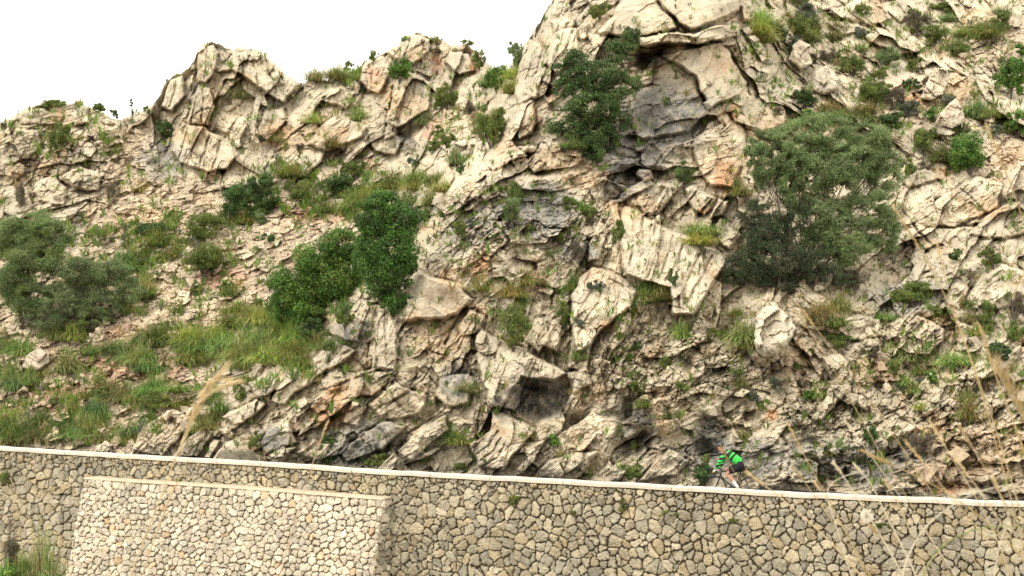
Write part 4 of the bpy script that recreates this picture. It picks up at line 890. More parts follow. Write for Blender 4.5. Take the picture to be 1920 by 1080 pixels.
# ---- loose scree
N0 = 15000; u = r.uniform(-200, 2120, N0); v = r.uniform(0, 925, N0); vt = np.interp(u, uu, vtop); ok = (v > vt + 6) & (v < capv(u) - 1); u, v = u[ok], v[ok]
ms, j_, c_ = masklookup(scree, u, v); ok = r.random(len(u)) < np.maximum(ms * .9, .025); u, v, j_, c_ = u[ok], v[ok], j_[ok], c_[ok]
SPt = surf(u, v); colr = C[j_, c_]; cube = np.array([(i, j, k) for i in (-1, 1) for j in (-1, 1) for k in (-1, 1)], float); n = len(u)
sz = .04 + .11 * r.random(n) ** 3; sc_ = r.uniform(.55, 1.3, (n, 3)) * sz[:, None]; an = r.uniform(0, 3.14, n)
vv = cube[None] * sc_[:, None] * (1 + r.uniform(-.6, .6, (n, 8, 3))); ca, sa = np.cos(an)[:, None], np.sin(an)[:, None]
vx = vv[..., 0] * ca - vv[..., 2] * sa; vz = vv[..., 0] * sa + vv[..., 2] * ca; vv = np.stack([vx, vv[..., 1], vz], -1) + SPt[:, None] + np.array([0, -.02, .0])
fq = np.array([(0, 1, 3, 2), (4, 6, 7, 5), (0, 4, 5, 1), (2, 3, 7, 6), (0, 2, 6, 4), (1, 5, 7, 3)]); fq = (fq[None] + np.arange(n)[:, None, None] * 8).reshape(-1, 4)
tag(npmesh('scree', vv.reshape(-1, 3), fq, M_ROCK, np.repeat(np.clip(colr * r.uniform(.8, 1.25, n)[:, None], 0, .75), 8, 0)), 'loose angular stones lying over the slope', 'loose stones', kind='stuff')
# ---- boulders that sit on the slope
def boulder(pts, th, label, seed, col=(.62, .55, .44)):
    rb = np.random.default_rng(seed); p = np.array(pts, float); c = p.mean(0); Yc = float(surf(c[0], p[:, 1].max() - 3)[1]) - .15; m = Yc / F
    K, Rn = 72, 26; an = np.linspace(0, 2 * math.pi, K, endpoint=False); bd = []
    for a in an:
        d = np.array([math.cos(a), math.sin(a)]); best = 5.
        for i in range(len(p)):
            q, w_ = p[i] - c, p[(i + 1) % len(p)] - p[i]; den = d[0] * w_[1] - d[1] * w_[0]
            if abs(den) < 1e-9: continue
            t = (q[0] * w_[1] - q[1] * w_[0]) / den; s_ = (q[0] * d[1] - q[1] * d[0]) / den
            if t > 0 and -1e-6 <= s_ <= 1.000001: best = t
        bd.append(best)
    bd = np.array(bd); rr = np.linspace(0, 1, Rn) ** .8
    U = c[0] + np.cos(an)[None] * bd[None] * rr[:, None]; V_ = c[1] + np.sin(an)[None] * bd[None] * rr[:, None]
    sz_ = bd.mean(); ag = rb.choice([35, -35, 65]); h1, c1, _ = blocks(U + 40 * seed, V_, ag, sz_ * 1.5, sz_ * 1.1, seed % 9); h2, c2, _ = blocks(U, V_, ag, sz_ * .7, sz_ * .5, (seed + 3) % 9); h3, c3, _ = blocks(U, V_, ag, 9, 6, (seed + 5) % 9)
    h = th * (.75 + h1 * 1.3) + h2 * th * .22 + h3 * .04 - (1 - c1) ** 2 * .03 - (1 - c2) ** 2 * .03 + fbm(U / 14, V_ / 14, 4, seed % 11) * .10
    h = h * np.clip((1 - rr[:, None] ** 9), 0, 1) ** .5
    U = U + fbm(U / 12, V_ / 12, 3, 3) * 6 * rr[:, None]
    A_ = P(U, V_, Yc - h + (V_ - c[1]) * -m * .45); B_ = P(U[-1], V_[-1], np.full(K, Yc + .8)); X = np.concatenate([A_.reshape(-1, 3), B_])
    ii = np.arange((Rn + 1) * K).reshape(Rn + 1, K); nx = np.roll(ii, -1, 1); fs = np.stack([ii[:-1], nx[:-1], nx[1:], ii[1:]], -1).reshape(-1, 4)
    _, jj, cc_ = masklookup(scree, U.ravel(), V_.ravel()); cin = C[jj, cc_] * .55 + np.array(col) * .40
    cols = np.concatenate([cin, cin[-K:]]) * (1 + fbm(X[:, 0] * 3, X[:, 2] * 3, 4, 5) * .5)[:, None]
    org = P(c[0], p[:, 1].max(), Yc); o = npmesh('boulder', X, fs, M_ROCK, np.clip(cols, .05, .75), origin=org); tag(o, label, 'boulder', 'limestone boulders on the slope'); return o
boulder([(1725,185),(1740,150),(1752,129),(1775,127),(1781,145),(1766,178),(1745,189)], .55, 'upper of two big white blocks on the upper right slope', 1, (.68,.62,.51))
boulder([(1748,236),(1770,204),(1790,183),(1808,205),(1806,238),(1782,254),(1755,252)], .6, 'lower and larger of two white blocks on the upper right slope', 2, (.68,.62,.51))
boulder([(1878,370),(1884,338),(1912,304),(1945,298),(1940,352),(1905,373)], .6, 'white angular boulder cut by the right edge above the tilted slabs', 3, (.66,.61,.50))
boulder([(1415,627),(1418,597),(1432,577),(1453,570),(1478,590),(1492,614),(1480,642),(1455,668),(1430,670),(1416,652)], .75, 'angular white boulder right of the drooping grass tuft', 14, (.68,.62,.50))
boulder([(1510,150),(1528,130),(1552,122),(1575,148),(1572,168),(1545,178),(1520,168)], .5, 'jagged white boulder above the large grey-green tree', 5, (.68,.63,.53))
boulder([(1480,112),(1484,88),(1500,73),(1519,84),(1523,118),(1502,131)], .45, 'rounded boulder at the top of the slope beside the cleft', 16, (.60,.53,.42))
boulder([(1523,550),(1530,518),(1545,505),(1562,515),(1556,535),(1540,545)], .35, 'brown-grey boulder under the large grey-green tree', 7, (.45,.39,.31))
boulder([(390,512),(392,496),(402,488),(414,494),(416,508),(404,516)], .25, 'small pinkish boulder on the open scree slope', 8, (.60,.50,.40))
boulder([(40,690),(48,668),(70,652),(90,660),(92,680),(70,696)], .35, 'low grey boulder under the left-edge bush tree', 9, (.50,.46,.40))
boulder([(838,290),(850,270),(872,260),(884,276),(876,300),(852,306)], .4, 'pale boulder on the edge where the grass bank meets the cliff', 10, (.64,.59,.49))
boulder([(176,848),(182,836),(200,826),(212,834),(210,850)], .3, 'low grey rock just above the parapet at left', 21, (.52,.48,.40))
boulder([(1705,888),(1740,868),(1775,872),(1770,900),(1730,912)], .4, 'orange-grey block low under the brown overhang', 22, (.52,.38,.26))
finish_labels()
# ------------------------------------------------------------------ cyclist
M_SKIN = mat('skin', (.52, .28, .19), rough=.55, spec=.3); M_BLACK = mat('black_fabric', (.018, .018, .024), rough=.8, nz=[(60, .7, 1.3, 3)])
M_WHITE = mat('white_fabric', (.78, .78, .78), rough=.7, nz=[(50, .9, 1.05, 3)]); M_HELM = mat('helmet_shell', (.035, .042, .05), rough=.35, spec=.5)
M_FRAME = mat('frame_paint', (.02, .022, .026), rough=.3, spec=.5); M_RUB = mat('rubber', (.015, .015, .015), rough=.85); M_METAL = mat('metal', (.45, .45, .46), rough=.3, metallic=1)
M_HAIR = mat('hair', (.05, .035, .025), rough=.8); M_GLASS = mat('dark_lens', (.01, .01, .012), rough=.1, spec=.6)
def jersey_mat():
    m = bpy.data.materials.new('striped_jersey'); m.use_nodes = True; nt = m.node_tree; N = nt.nodes; L = nt.links; b = N['Principled BSDF']; b.inputs['Roughness'].default_value = .75
    tc = N.new('ShaderNodeTexCoord'); dt = N.new('ShaderNodeVectorMath'); dt.operation = 'DOT_PRODUCT'; L.new(tc.outputs['Object'], dt.inputs[0]); ax = Vector((.49, 0, .36)).normalized(); dt.inputs[1].default_value = ax
    mr = N.new('ShaderNodeMapRange'); L.new(dt.outputs['Value'], mr.inputs['Value']); lo = Vector((-.2, 0, 1.0)).dot(ax); hi = Vector((.32, 0, 1.42)).dot(ax); mr.inputs['From Min'].default_value = lo; mr.inputs['From Max'].default_value = hi
    cr = N.new('ShaderNodeValToRGB'); cr.color_ramp.interpolation = 'CONSTANT'; G = (.035, .62, .07, 1); K = (.012, .02, .018, 1); e = cr.color_ramp.elements; e[0].position = 0; e[0].color = G
    e[1].position = .42; e[1].color = K
    for p_, c_ in ((.52, G), (.60, K), (.74, G), (.80, K), (.92, G)):
        q = e.new(p_); q.color = c_
    L.new(mr.outputs[0], cr.inputs[0]); L.new(cr.outputs[0], b.inputs['Base Color']); return m
def sleeve_mat():
    m = bpy.data.materials.new('striped_sleeve'); m.use_nodes = True; nt = m.node_tree; N = nt.nodes; L = nt.links; b = N['Principled BSDF']; b.inputs['Roughness'].default_value = .75
    tc = N.new('ShaderNodeTexCoord'); sx = N.new('ShaderNodeSeparateXYZ'); L.new(tc.outputs['Object'], sx.inputs[0]); mr = N.new('ShaderNodeMapRange'); mr.inputs['From Min'].default_value = .80; mr.inputs['From Max'].default_value = 1.36; L.new(sx.outputs['Z'], mr.inputs['Value'])
    cr = N.new('ShaderNodeValToRGB'); cr.color_ramp.interpolation = 'CONSTANT'; G = (.04, .62, .09, 1); K = (.012, .02, .018, 1); e = cr.color_ramp.elements; e[0].position = 0; e[0].color = K; e[1].position = .10; e[1].color = G
    for p_, c_ in ((.22, K), (.36, G), (.44, K), (.50, G), (.60, K), (.74, G), (.84, K)):
        q = e.new(p_); q.color = c_
    L.new(mr.outputs[0], cr.inputs[0]); L.new(cr.outputs[0], b.inputs['Base Color']); return m
M_JERSEY = jersey_mat(); M_SLEEVE = sleeve_mat()
def skin_obj(name, verts, edges, radii, mat_, parent, root=0, sub=2, flat=None):
    me = bpy.data.meshes.new(name); me.from_pydata(verts, edges, []); me.materials.append(mat_); o = bpy.data.objects.new(name, me); link(o, parent)
    md = o.modifiers.new('skin', 'SKIN'); 
    if not me.skin_vertices: 
        bm = bmesh.new(); bm.from_mesh(me); bm.verts.layers.skin.verify(); bm.to_mesh(me); bm.free()
    for i, rr in enumerate(radii):
        sv = me.skin_vertices[0].data[i]; sv.radius = rr if hasattr(rr, '__len__') else (rr, rr); sv.use_root = (i == root)
    md.use_smooth_shade = True; s2 = o.modifiers.new('sub', 'SUBSURF'); s2.levels = sub; s2.render_levels = sub
    return o
Ux = 1378; Yc = float(Yw(Ux)) + 1.75; base = P(Ux, 900, Yc); sC = (base - WA) @ WT; roadz = float(zc_of_s(sC)) - .46
base = np.array([base[0], base[1], roadz + .004]); rz = math.atan2(-WT[1], -WT[0])
bike = empty('road_bicycle', tuple(base), rz); tag(bike, 'dark road bicycle ridden uphill behind the parapet', 'bicycle')
man = empty('person', tuple(base), rz); tag(man, 'cyclist in green striped black jersey, black shorts and dark helmet, leaning over the bars', 'person')
WR = .335; RW = (-.43, 0, WR); FW = (.57, 0, WR); BB = (-.02, 0, .275)
for nm, c in (('wheel', RW), ('wheel', FW)):
    w_ = MB(); w_.ring(c, WR - .045, .011, N=40, n=6); w_.ball(c, (.022, .035, .022)); wo = w_.build(nm, M_FRAME, bike, True)
    t_ = MB(); t_.ring(c, WR - .014, .014, N=48, n=8); t_.build('tyre', M_RUB, wo, True)
    s_ = MB()
    for k in range(20):
        a = k / 20 * 6.283; s_.tube([(c[0], .025 * (-1) ** k, c[2]), (c[0] + (WR - .05) * math.cos(a), 0, c[2] + (WR - .05) * math.sin(a))], .0014, 4)
    s_.build('spokes', M_METAL, wo)
seatc = (-.17, 0, .80); headt = (.40, 0, .80); headb = (.425, 0, .68)
f_ = MB(); f_.tube([BB, seatc], .016); f_.tube([seatc, headt], .016); f_.tube([BB, headb], .020); f_.tube([headt, headb], .022)
for s_ in (-1, 1):
    f_.tube([(BB[0], .02 * s_, BB[2]), (RW[0], .055 * s_, RW[2])], .009); f_.tube([(seatc[0], .015 * s_, seatc[2] - .02), (RW[0], .055 * s_, RW[2])], .008)
fo = f_.build('frame', M_FRAME, bike, True)
f_ = MB(); f_.tube([headb, (.44, 0, .66)], .02)
for s_ in (-1, 1): f_.tube([(.44, .03 * s_, .67), (.47, .05 * s_, .55), (.57, .05 * s_, WR)], [.014, .012, .008])
f_.build('fork', M_FRAME, bike, True)
f_ = MB(); f_.tube([seatc, (-.20, 0, .93)], .013); f_.build('seat_post', M_FRAME, bike, True)
f_ = MB(); vs = []; 
for i, (x, w_, z) in enumerate(((-.33, .065, .955), (-.27, .072, .958), (-.18, .05, .95), (-.10, .024, .95), (-.05, .018, .945))):
    for a in np.linspace(0, 2 * math.pi, 10, endpoint=False): vs.append((x, w_ * math.cos(a), z - .012 + .018 * math.sin(a)))
f_.add(vs, [(i * 10 + q, i * 10 + (q + 1) % 10, (i + 1) * 10 + (q + 1) % 10, (i + 1) * 10 + q) for i in range(4) for q in range(10)] + [tuple(range(9, -1, -1)), tuple(range(40, 50))]); f_.build('saddle', M_RUB, bike, True)
f_ = MB(); f_.tube([(.40, 0, .80), (.395, 0, .86), (.49, 0, .875)], .014); f_.tube([(.49, -.20, .875), (.49, .20, .875)], .013)
for s_ in (-1, 1): f_.tube([(.49, .20 * s_, .875), (.57, .21 * s_, .87), (.605, .21 * s_, .82), (.58, .21 * s_, .755), (.50, .21 * s_, .735)], .012); f_.tube([(.565, .21 * s_, .872), (.62, .21 * s_, .895), (.635, .21 * s_, .92)], [.014, .015, .010]); f_.tube([(.62, .21 * s_, .885), (.65, .21 * s_, .82), (.635, .21 * s_, .77)], .005)
f_.build('handlebar', M_RUB, bike, True)
f_ = MB(); f_.ring((BB[0], -.05, BB[2]), .09, .004, N=36, n=5); cA = math.radians(-160)
pn = (BB[0] + .17 * math.cos(cA), -.10, BB[2] + .17 * math.sin(cA)); pf = (BB[0] - .17 * math.cos(cA), .10, BB[2] - .17 * math.sin(cA))
NS = None
f_.tube([(BB[0], -.1, BB[2]), (BB[0], .1, BB[2])], .018); 
# the rider faces +x here; the near side (seen by the viewer) is +y after the turn
near = 1 if (Matrix.Rotation(rz, 3, 'Z') @ Vector((0, 1, 0))).y < 0 else -1
pn = (pn[0], .10 * near, pn[2]); pf = (pf[0], -.10 * near, pf[2])
for a_ in (pn, pf): f_.tube([(BB[0], a_[1], BB[2]), a_], .011)
f_.tube([(RW[0], -.05, RW[2] + .04), (BB[0], -.05, BB[2] + .09)], .004); f_.tube([(RW[0], -.05, RW[2] - .04), (BB[0], -.05, BB[2] - .09)], .004)
f_.build('crankset', M_METAL, bike, True)
for a_ in (pn, pf):
    f_ = MB(); y_ = a_[1] + .05 * np.sign(a_[1]); f_.box((a_[0], y_, a_[2]), (.045, .04, .009)); f_.build('pedal', M_FRAME, bike)
bike.scale = man.scale = (1.04, 1.04, 1.04)
# body: one skinned surface
n_ = near
hip = (-.20, 0, 1.01); V = [hip, (-.06, 0, 1.13), (.10, 0, 1.25), (.26, 0, 1.33), (.345, 0, 1.385), (.40, 0, 1.435), (.445, 0, 1.49), (.45, 0, 1.56)]
Rr = [(.105, .10), (.115, .10), (.145, .11), (.14, .10), (.06, .06), (.058, .056), (.080, .092), (.072, .082)]; E = [(i, i + 1) for i in range(7)]
def chain(pts, rad, start):
    b0 = len(V)
    for p_, r_ in zip(pts, rad): V.append(p_); Rr.append((r_, r_) if not hasattr(r_, '__len__') else r_)
    E.append((start, b0)); 
    for k in range(len(pts) - 1): E.append((b0 + k, b0 + k + 1))
    return b0
LEGS = []; ARMS = []
for sgn, pd, knee, ank in ((n_, pn, (.235, .10 * n_, .735), (-.125, .115 * n_, .335)), (-n_, pf, (.30, -.10 * n_, .83), (.115, -.115 * n_, .425))):
    hp = (-.18, .095 * sgn, .96); mid = tuple((np.array(hp) * .5 + np.array(knee) * .5)); calf = tuple(np.array(knee) * .68 + np.array(ank) * .32 + np.array([-.03, 0, 0]))
    toe = (pd[0] + .10, pd[1] + .05 * sgn, pd[2] + .045); ball_ = (pd[0] + .02, pd[1] + .05 * sgn, pd[2] + .045); heel = (ank[0] - .05, ank[1], ank[2] - .05)
    chain([hp, mid, knee, calf, ank, ball_, toe], [.078, .070, .054, .056, .036, .036, .026], 0); LEGS.append((hp, mid, knee, calf, ank, ball_, toe, heel))
for sgn in (n_, -n_):
    sh = (.25, .185 * sgn, 1.315); el = (.40, .245 * sgn, 1.055); wr = (.525, .215 * sgn, .845); hd = (.555, .21 * sgn, .805)
    b0 = chain([sh, (.335, .22 * sgn, 1.18), el, (.465, .23 * sgn, .95), wr, hd], [.058, .048, .038, .036, .025, (.036, .022)], 3); ARMS.append((sh, el, wr, hd, b0 + 5, sgn))
    hi_ = b0 + 5
    for k in range(4):
        dx = .018 - k * .014; chain([(hd[0] + .022 + dx * .4, hd[1] + sgn * .02, hd[2] - .004 + dx), (hd[0] + .038 + dx * .4, hd[1] + sgn * .026, hd[2] - .020 + dx), (hd[0] + .030, hd[1] + sgn * .012, hd[2] - .036 + dx)], [.0095, .009, .008], hi_)
    chain([(hd[0], hd[1] - sgn * .03, hd[2]), (hd[0] + .02, hd[1] - sgn * .034, hd[2] - .015)], [.011, .009], hi_)
body = skin_obj('body', V, E, Rr, M_SKIN, man)
# face
f_ = MB(); f_.tube([(.525, 0, 1.515), (.555, 0, 1.488), (.53, 0, 1.478)], [.010, .014, .008], 6); f_.build('nose', M_SKIN, body, True)
f_ = MB(); f_.ball((.44, .078, 1.50), (.022, .010, .030)); f_.ball((.44, -.078, 1.50), (.022, .010, .030)); f_.build('ears', M_SKIN, body, True)
f_ = MB(); f_.tube([(.522, -.025, 1.447), (.530, 0, 1.445), (.522, .025, 1.447)], .006, 6); f_.build('mouth', mat('lips', (.40, .16, .13), rough=.5), body, True)
f_ = MB(); f_.tube([(.44, -.085, 1.53), (.50, -.068, 1.528), (.535, -.02, 1.525), (.535, .02, 1.525), (.50, .068, 1.528), (.44, .085, 1.53)], [.004, .012, .016, .016, .012, .004], 8); f_.build('sunglasses', M_GLASS, man, True)
f_ = MB(); f_.ball((.425, 0, 1.53), (.098, .088, .085)); f_.build('hair', M_HAIR, man, True)
f_ = MB(); vs = []; nu, nv = 26, 10
for j in range(nv + 1):
    th = math.pi * .56 * j / nv
    for i in range(nu):
        a = 6.2832 * i / nu; rib = 1 + .03 * math.cos(6 * a) * math.sin(th); x = math.cos(a); vs.append((.45 + (.150 if x > 0 else .135) * math.sin(th) * x * rib, .100 * math.sin(th) * math.sin(a) * rib, 1.545 + .105 * math.cos(th) - .035 * x * math.sin(th)))
f_.add(vs, [(j * nu + i, (j + 1) * nu + i, (j + 1) * nu + (i + 1) % nu, j * nu + (i + 1) % nu) for j in range(nv) for i in range(nu)]); ho = f_.build('helmet', M_HELM, man, True)
so = ho.modifiers.new('thick', 'SOLIDIFY'); so.thickness = .015
f_ = MB()
for k in (-2, -1, 0, 1, 2): f_.tube([(.56, k * .028, 1.575), (.47, k * .034, 1.652 - abs(k) * .010), (.36, k * .030, 1.625)], [.006, .009, .006], 6)
f_.build('vents', M_RUB, ho, True)
# clothing
skin_obj('jersey', [(-.19, 0, 1.03), (-.05, 0, 1.135), (.10, 0, 1.255), (.25, 0, 1.335), (.325, 0, 1.375)], [(0, 1), (1, 2), (2, 3), (3, 4)], [(.155, .14), (.155, .14), (.178, .142), (.178, .13), (.09, .08)], M_JERSEY, man)
for (sh, el, wr, hd, _, sgn) in ARMS:
    e2 = tuple(np.array(el) * .15 + np.array(wr) * .85)
    skin_obj('sleeve', [(.235, .13 * sgn, 1.325), sh, (.335, .22 * sgn, 1.18), el, (.465, .23 * sgn, .95), e2], [(k, k + 1) for k in range(5)], [.075, .072, .062, .050, .048, .036], M_SLEEVE, man)
    skin_obj('glove', [tuple(np.array(wr) * .9 + np.array(el) * .1), wr, hd, (hd[0] + .022, hd[1] + .006 * sgn, hd[2] - .008)], [(0, 1), (1, 2), (2, 3)], [.029, .031, (.045, .031), (.038, .024)], M_WHITE, man)
skin_obj('shorts', [(-.08, 0, 1.11), (-.20, 0, 1.01), LEGS[0][0], LEGS[0][1], tuple(np.array(LEGS[0][1]) * .35 + np.array(LEGS[0][2]) * .65), LEGS[1][0], LEGS[1][1], tuple(np.array(LEGS[1][1]) * .35 + np.array(LEGS[1][2]) * .65)],
         [(0, 1), (1, 2), (2, 3), (3, 4), (1, 5), (5, 6), (6, 7)], [(.150, .130), (.165, .155), .125, .105, .080, .125, .105, .080], M_BLACK, man, root=1)
for (hp, mid, knee, calf, ank, ball_, toe, heel) in LEGS:
    skin_obj('sock', [tuple(np.array(calf) * .8 + np.array(ank) * .2), tuple(np.array(calf) * .35 + np.array(ank) * .65), ank], [(0, 1), (1, 2)], [.060, .052, .044], M_WHITE, man)
    skin_obj('shoe', [heel, (ank[0], ank[1], ank[2] - .03), ball_, toe], [(0, 1), (1, 2), (2, 3)], [(.034, .036), (.044, .046), (.046, .034), (.036, .026)], M_WHITE, man)

# ------------------------------------------------------------------ dry stalks near the viewer
rs4 = np.random.default_rng(99)
STRAW = [(.62, .50, .28), (.55, .43, .22), (.66, .56, .36), (.50, .40, .22)]
def stalk(pts, Y, head, label, rad=.0020, kind='ear', lean=0.0, col=None, base=None):
    pts = np.array(pts, float); n = 14; d = np.r_[0, np.cumsum(np.hypot(*np.diff(pts, axis=0).T))]; t = np.linspace(0, d[-1], n)
    U = np.interp(t, d, pts[:, 0]); V_ = np.interp(t, d, pts[:, 1])
    for _ in range(2): U[1:-1] = (U[:-2] + 2 * U[1:-1] + U[2:]) / 4; V_[1:-1] = (V_[:-2] + 2 * V_[1:-1] + V_[2:]) / 4
    X = P(U, V_, Y + lean * np.linspace(1, 0, n))                # tip first
    dirv_ = X[-1] - X[-3]; dirv_ /= np.linalg.norm(dirv_); ext = []; p = X[-1].copy()
    for k in range(12):
        zb = float(bankz(p[0], p[1]))
        if p[2] < zb - .02: break
        dirv_ = dirv_ * .82 + np.array([0, -.02, -1.]) * .18; dirv_ /= np.linalg.norm(dirv_); p = p + dirv_ * .16; ext.append(p.copy())
    X = np.concatenate([X, np.array(ext).reshape(-1, 3)])[::-1]; m = len(X); org = X[0].copy(); X = X - org
    c_ = col or STRAW[rs4.integers(4)]
    root = empty('grass_stalk', tuple(org)); tag(root, label, 'grass stalk', 'dry grass stalks in the foreground')
    hh = MB(); hh.tube(X, list(np.linspace(rad * 1.15, rad * .45, m)), 6, c_); hh.build('stem', M_STRAW, root, True)
    if head > 0:
        L_ = np.r_[0, np.cumsum(np.linalg.norm(np.diff(X, axis=0), axis=1))]; T = L_[-1]; hl = head; q = MB()
        nsp = 34 if kind == 'ear' else 120
        for k in range(nsp):
            a = T - hl * (k + rs4.random()) / nsp; pt = Vector([np.interp(a, L_, X[:, j]) for j in range(3)]); a2 = min(T, a + .01); tn = Vector([np.interp(a2, L_, X[:, j]) - np.interp(a - .01, L_, X[:, j]) for j in range(3)]).normalized()
            sd_ = Vector(rs4.normal(size=3)); sd_ -= tn * sd_.dot(tn); sd_.normalize(); u_ = (T - a) / hl
            if kind == 'ear': ln, sp, w_ = rs4.uniform(.008, .016), .24, .0015
            else: ln, sp, w_ = rs4.uniform(.02, .055) * (1.2 - .5 * abs(u_ - .4)), .22, .0011
            st_ = pt + sd_ * (.0015 if kind == 'ear' else .002); e_ = st_ + (tn + sd_ * sp * rs4.uniform(.5, 1.6) + (Vector((.55, 0, .0)) if kind == 'plume' else Vector((0, 0, 0)))).normalized() * ln; b_ = tn.cross(sd_) * w_
            md_ = (st_ + e_) / 2; cc_ = tuple(np.array(c_) * rs4.uniform(.85, 1.3)); q.add([st_ - b_ * .5, md_ - b_, e_, md_ + b_], [(0, 1, 2, 3)], cc_); b2 = sd_ * w_; q.add([st_ - b2 * .5, md_ - b2, e_, md_ + b2], [(0, 1, 2, 3)], cc_)
        q.build('seed_head', M_STRAW, root)
    return root
def side_plume(root_stalk, uvs, Y, n):
    q = MB(); org = Vector(root_stalk.location); pts = P(np.array([a for a, b in uvs], float), np.array([b for a, b in uvs], float), Y)
    for k in range(n):
        t = rs4.random() * (len(pts) - 1); i = min(int(t), len(pts) - 2); p0 = Vector(pts[i]).lerp(Vector(pts[i + 1]), t - i) - org; tn = (Vector(pts[i + 1]) - Vector(pts[i])).normalized()
        sd_ = Vector(rs4.normal(size=3)); sd_ -= tn * sd_.dot(tn); sd_.normalize(); p0 += sd_ * rs4.uniform(0, .006); e_ = p0 + (tn + sd_ * .22 * rs4.uniform(.3, 1.5)).normalized() * rs4.uniform(.02, .05); b_ = tn.cross(sd_) * .0016; md_ = (p0 + e_) / 2
        q.add([p0 - b_ * .5, md_ - b_, e_, md_ + b_], [(0, 1, 2, 3)], tuple(np.array((.70, .58, .36)) * rs4.uniform(.85, 1.25)))
    q.build('plume_branch', M_STRAW, root_stalk)
A = stalk([(418,688),(398,705),(372,748),(345,815),(318,890),(286,970),(255,1050),(240,1095)], 4.6, .20, 'tall golden plume grass stalk with branched feathery head rising at left over the buttress', .0032, 'plume', col=(.70,.58,.36))
side_plume(A, [(352,800),(366,765),(392,738),(425,722),(446,716)], 4.6, 150); side_plume(A, [(368,750),(385,722),(405,712),(428,712)], 4.6, 80); side_plume(A, [(335,850),(348,815),(362,785)], 4.6, 50)
stalk([(322,925),(334,900),(345,880),(352,862)][::-1], 4.6, .0, 'short dry leaf blade beside the tall plume stalk', .003, col=(.62,.50,.30))
stalk([(614,790),(606,812),(592,850),(575,905),(555,970),(535,1040),(520,1095)], 4.4, .09, 'thin pinkish seed stalk right of the tall plume stalk, before the orange recess', .0024, 'ear', col=(.66,.50,.34))
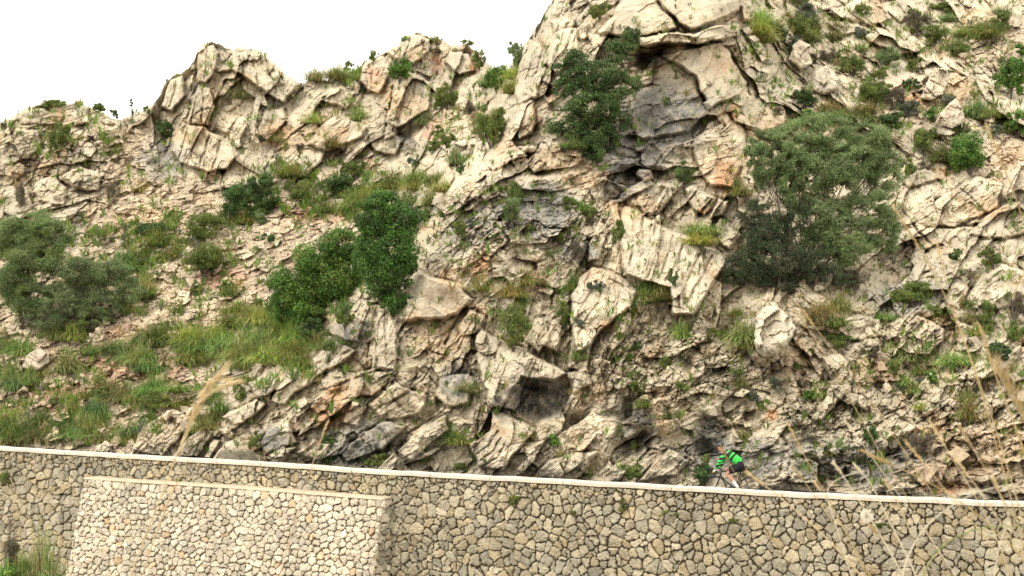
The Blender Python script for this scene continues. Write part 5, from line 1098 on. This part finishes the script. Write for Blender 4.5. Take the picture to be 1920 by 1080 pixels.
ST = [
 ([(1672,382),(1700,425),(1728,470),(1762,530),(1800,610),(1848,760),(1892,920),(1935,1090)], 3.6, .14, 'tallest straw stalk, its ear before the right edge of the large tree', 'ear'),
 ([(1757,455),(1766,500),(1786,580),(1820,670),(1866,800),(1905,930),(1950,1090)], 3.9, .09, 'straw stalk with upright ear before the tilted white slabs', 'ear'),
 ([(1848,235),(1872,290),(1900,350),(1925,420),(1955,560),(1990,800),(2010,1090)], 3.3, .16, 'straw stalk crossing the white boulder at the right edge', 'ear'),
 ([(1480,566),(1512,612),(1545,655),(1600,760),(1668,880),(1730,980),(1790,1090)], 4.2, .10, 'left of two thin stalks rising beside the angular white boulder', 'ear'),
 ([(1496,572),(1528,615),(1560,652),(1625,740),(1705,860),(1780,970),(1850,1090)], 4.0, .08, 'right of two thin stalks rising beside the angular white boulder', 'ear'),
 ([(1478,796),(1498,835),(1522,880),(1552,935),(1590,1005),(1635,1090)], 4.2, .09, 'stalk with loose ear before the broken rock right of the cyclist', 'ear'),
 ([(1352,838),(1368,868),(1388,910),(1425,975),(1465,1035),(1500,1090)], 4.6, .05, 'dark thin stalk crossing in front of the cyclist', 'ear'),
 ([(1402,886),(1430,908),(1475,942),(1530,990),(1580,1040),(1625,1092)], 3.8, .06, 'bright thick straw stalk starting just right of the cyclist', 'ear'),
 ([(1488,878),(1510,905),(1545,955),(1580,1010),(1640,1090)], 4.1, .05, 'stalk with drooping ear above the coping right of the cyclist', 'ear'),
 ([(1563,868),(1585,898),(1608,935),(1640,985),(1672,1040),(1700,1092)], 3.7, .04, 'white-bleached stalk crossing the coping in the right part', 'ear'),
 ([(1602,872),(1635,905),(1658,960),(1690,1020),(1722,1090)], 3.9, .04, 'stalk bending right across the coping behind the bleached one', 'ear'),
 ([(1660,903),(1682,940),(1704,990),(1728,1045),(1742,1092)], 4.0, .03, 'short stalk with a forked tip on the coping', 'ear'),
 ([(1698,828),(1740,880),(1790,940),(1845,1005),(1905,1090)], 3.5, .07, 'stalk leaning left before the brown overhang', 'ear'),
 ([(1616,846),(1665,868),(1720,892),(1790,932),(1860,985),(1930,1060)], 3.4, .08, 'flattest leaning stalk under the brown overhang', 'ear'),
 ([(1790,860),(1830,910),(1870,970),(1925,1060)], 3.3, .06, 'stalk low on the right before the orange block', 'ear'),
 ([(1862,896),(1884,950),(1908,1015),(1938,1090)], 3.2, .04, 'short upright stalk near the right edge of the coping', 'ear'),
 ([(1742,788),(1780,850),(1826,925),(1865,1000),(1900,1092)], 3.7, .08, 'stalk rising to the ledge rock at lower right', 'ear'),
 ([(1838,612),(1850,660),(1880,740),(1915,830),(1950,940),(1990,1090)], 3.1, .12, 'stout stalk near the right edge before the overhanging ledge', 'ear'),
 ([(1866,690),(1888,730),(1912,775),(1940,820),(1985,1000),(2000,1090)], 2.9, .16, 'thick pinkish ear close to the right edge', 'plume'),
 ([(1528,905),(1560,955),(1598,1020),(1630,1092)], 4.3, .03, 'faint thin stalk between the two bright ones', 'ear'),
 ([(1440,1000),(1470,1035),(1510,1092)], 4.3, .03, 'low thin stalk left of all others on the right side', 'ear'),
 ([(1632,985),(1662,1025),(1700,1092)], 4.0, .03, 'low stalk at the bottom right of centre', 'ear'),
 ([(1884,992),(1872,1030),(1862,1092)], 3.0, .0, 'pale upright blade at the bottom near the right corner', 'ear'),
 ([(1622,882),(1590,888),(1560,902),(1542,915),(1560,960),(1600,1092)], 4.0, .0, 'pale blade arched over the coping', 'ear'),
 ([(1905,908),(1850,915),(1790,942),(1735,985),(1700,1040),(1690,1092)], 3.2, .0, 'long pale green blade arching to the right edge', 'ear'),
 ([(1925,988),(1860,985),(1800,1000),(1750,1035),(1725,1092)], 3.2, .0, 'lower green blade arching to the right edge', 'ear'),
 ([(1800,800),(1836,860),(1880,935),(1925,1010),(1960,1090)], 3.4, .06, 'stalk crossing the brown rock at the right edge', 'ear'),
 ([(1585,790),(1630,850),(1690,935),(1745,1010),(1800,1092)], 4.1, .06, 'long faint stalk from the pale diagonal rib to the bottom', 'ear'),
]
for pts, Y, hd, lab, k in ST:
    c_ = (.74, .68, .54) if 'bleached' in lab or 'pale' in lab else (.40, .30, .17) if 'dark' in lab else (.30, .36, .14) if 'green' in lab else (.70, .58, .36) if 'bright' in lab else None
    stalk(pts, Y, hd, lab, .0030 if ('thick' in lab or 'stout' in lab or 'bleached' in lab) else .0017 if ('thin' in lab or 'faint' in lab) else .0022, k, col=c_)
q = MB(); fc_ = P(1625, 968, 3.72); org = Vector((float(fc_[0]), float(fc_[1]), float(fc_[2])))
for k in range(60):
    d_ = Vector(rs4.normal(size=3)).normalized(); e_ = d_ * rs4.uniform(.012, .026); b_ = d_.cross(Vector((0, 1, 0))).normalized() * .003; q.add([b_ * -.3, e_ * .6 - b_, e_, e_ * .6 + b_], [(0, 1, 2, 3)], (.78, .74, .64))
fl = q.build('dry_flower', M_STRAW, None, loc=org); tag(fl, 'bleached dry flower head on the white stalk before the wall', 'flower head')
# green-yellow tuft in the right corner
tf = []; off = 0; V = []; Q = []; Cc = []
for k in range(5):
    b0_ = np.array([.92 + k * .10, 3.0 + rs4.uniform(-.15, .2), 0]); b0_[2] = float(bankz(b0_[0], b0_[1])) - .02
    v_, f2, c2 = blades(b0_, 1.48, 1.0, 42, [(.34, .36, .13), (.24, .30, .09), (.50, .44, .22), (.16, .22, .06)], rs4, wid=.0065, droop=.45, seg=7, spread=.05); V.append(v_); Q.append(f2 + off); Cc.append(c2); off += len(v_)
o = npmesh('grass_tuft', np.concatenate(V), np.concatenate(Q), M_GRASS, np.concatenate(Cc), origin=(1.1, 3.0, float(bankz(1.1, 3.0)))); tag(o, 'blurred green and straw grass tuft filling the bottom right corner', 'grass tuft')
# ------------------------------------------------------------------ sky, sun, view
w = bpy.data.worlds.new('World'); SC.world = w; w.use_nodes = True; nt = w.node_tree
bg = nt.nodes['Background']; sky = nt.nodes.new('ShaderNodeTexSky'); sky.sky_type = 'NISHITA'; sky.sun_disc = False
SUN_EL, SUN_AZ = 52.0, 222.0    # azimuth clockwise from +Y: the sun stands behind the viewer's left shoulder
sky.sun_elevation = math.radians(SUN_EL); sky.sun_rotation = math.radians(SUN_AZ)
mx = nt.nodes.new('ShaderNodeMixRGB'); mx.inputs[0].default_value = .88; mx.inputs[2].default_value = (9.9, 9.3, 8.1, 1)   # bright even cloud
nt.links.new(sky.outputs[0], mx.inputs[1]); nt.links.new(mx.outputs[0], bg.inputs[0]); bg.inputs[1].default_value = .138
sd = bpy.data.lights.new('sun', 'SUN'); sun = bpy.data.objects.new('sun', sd); COL.objects.link(sun)
sd.energy = 1.0; sd.angle = math.radians(11); sd.color = (1, .93, .82)
az = math.radians(SUN_AZ); el = math.radians(SUN_EL)
dirv = Vector((math.sin(az) * math.cos(el), math.cos(az) * math.cos(el), math.sin(el)))
sun.rotation_euler = dirv.to_track_quat('Z', 'Y').to_euler(); sun.location = dirv * 100
SC.view_settings.view_transform = 'Standard'; SC.view_settings.look = 'None'; SC.view_settings.exposure = .80; SC.view_settings.gamma = 1
SC.render.engine = 'CYCLES'; SC.cycles.max_bounces = 5; SC.cycles.diffuse_bounces = 3; SC.cycles.transparent_max_bounces = 4
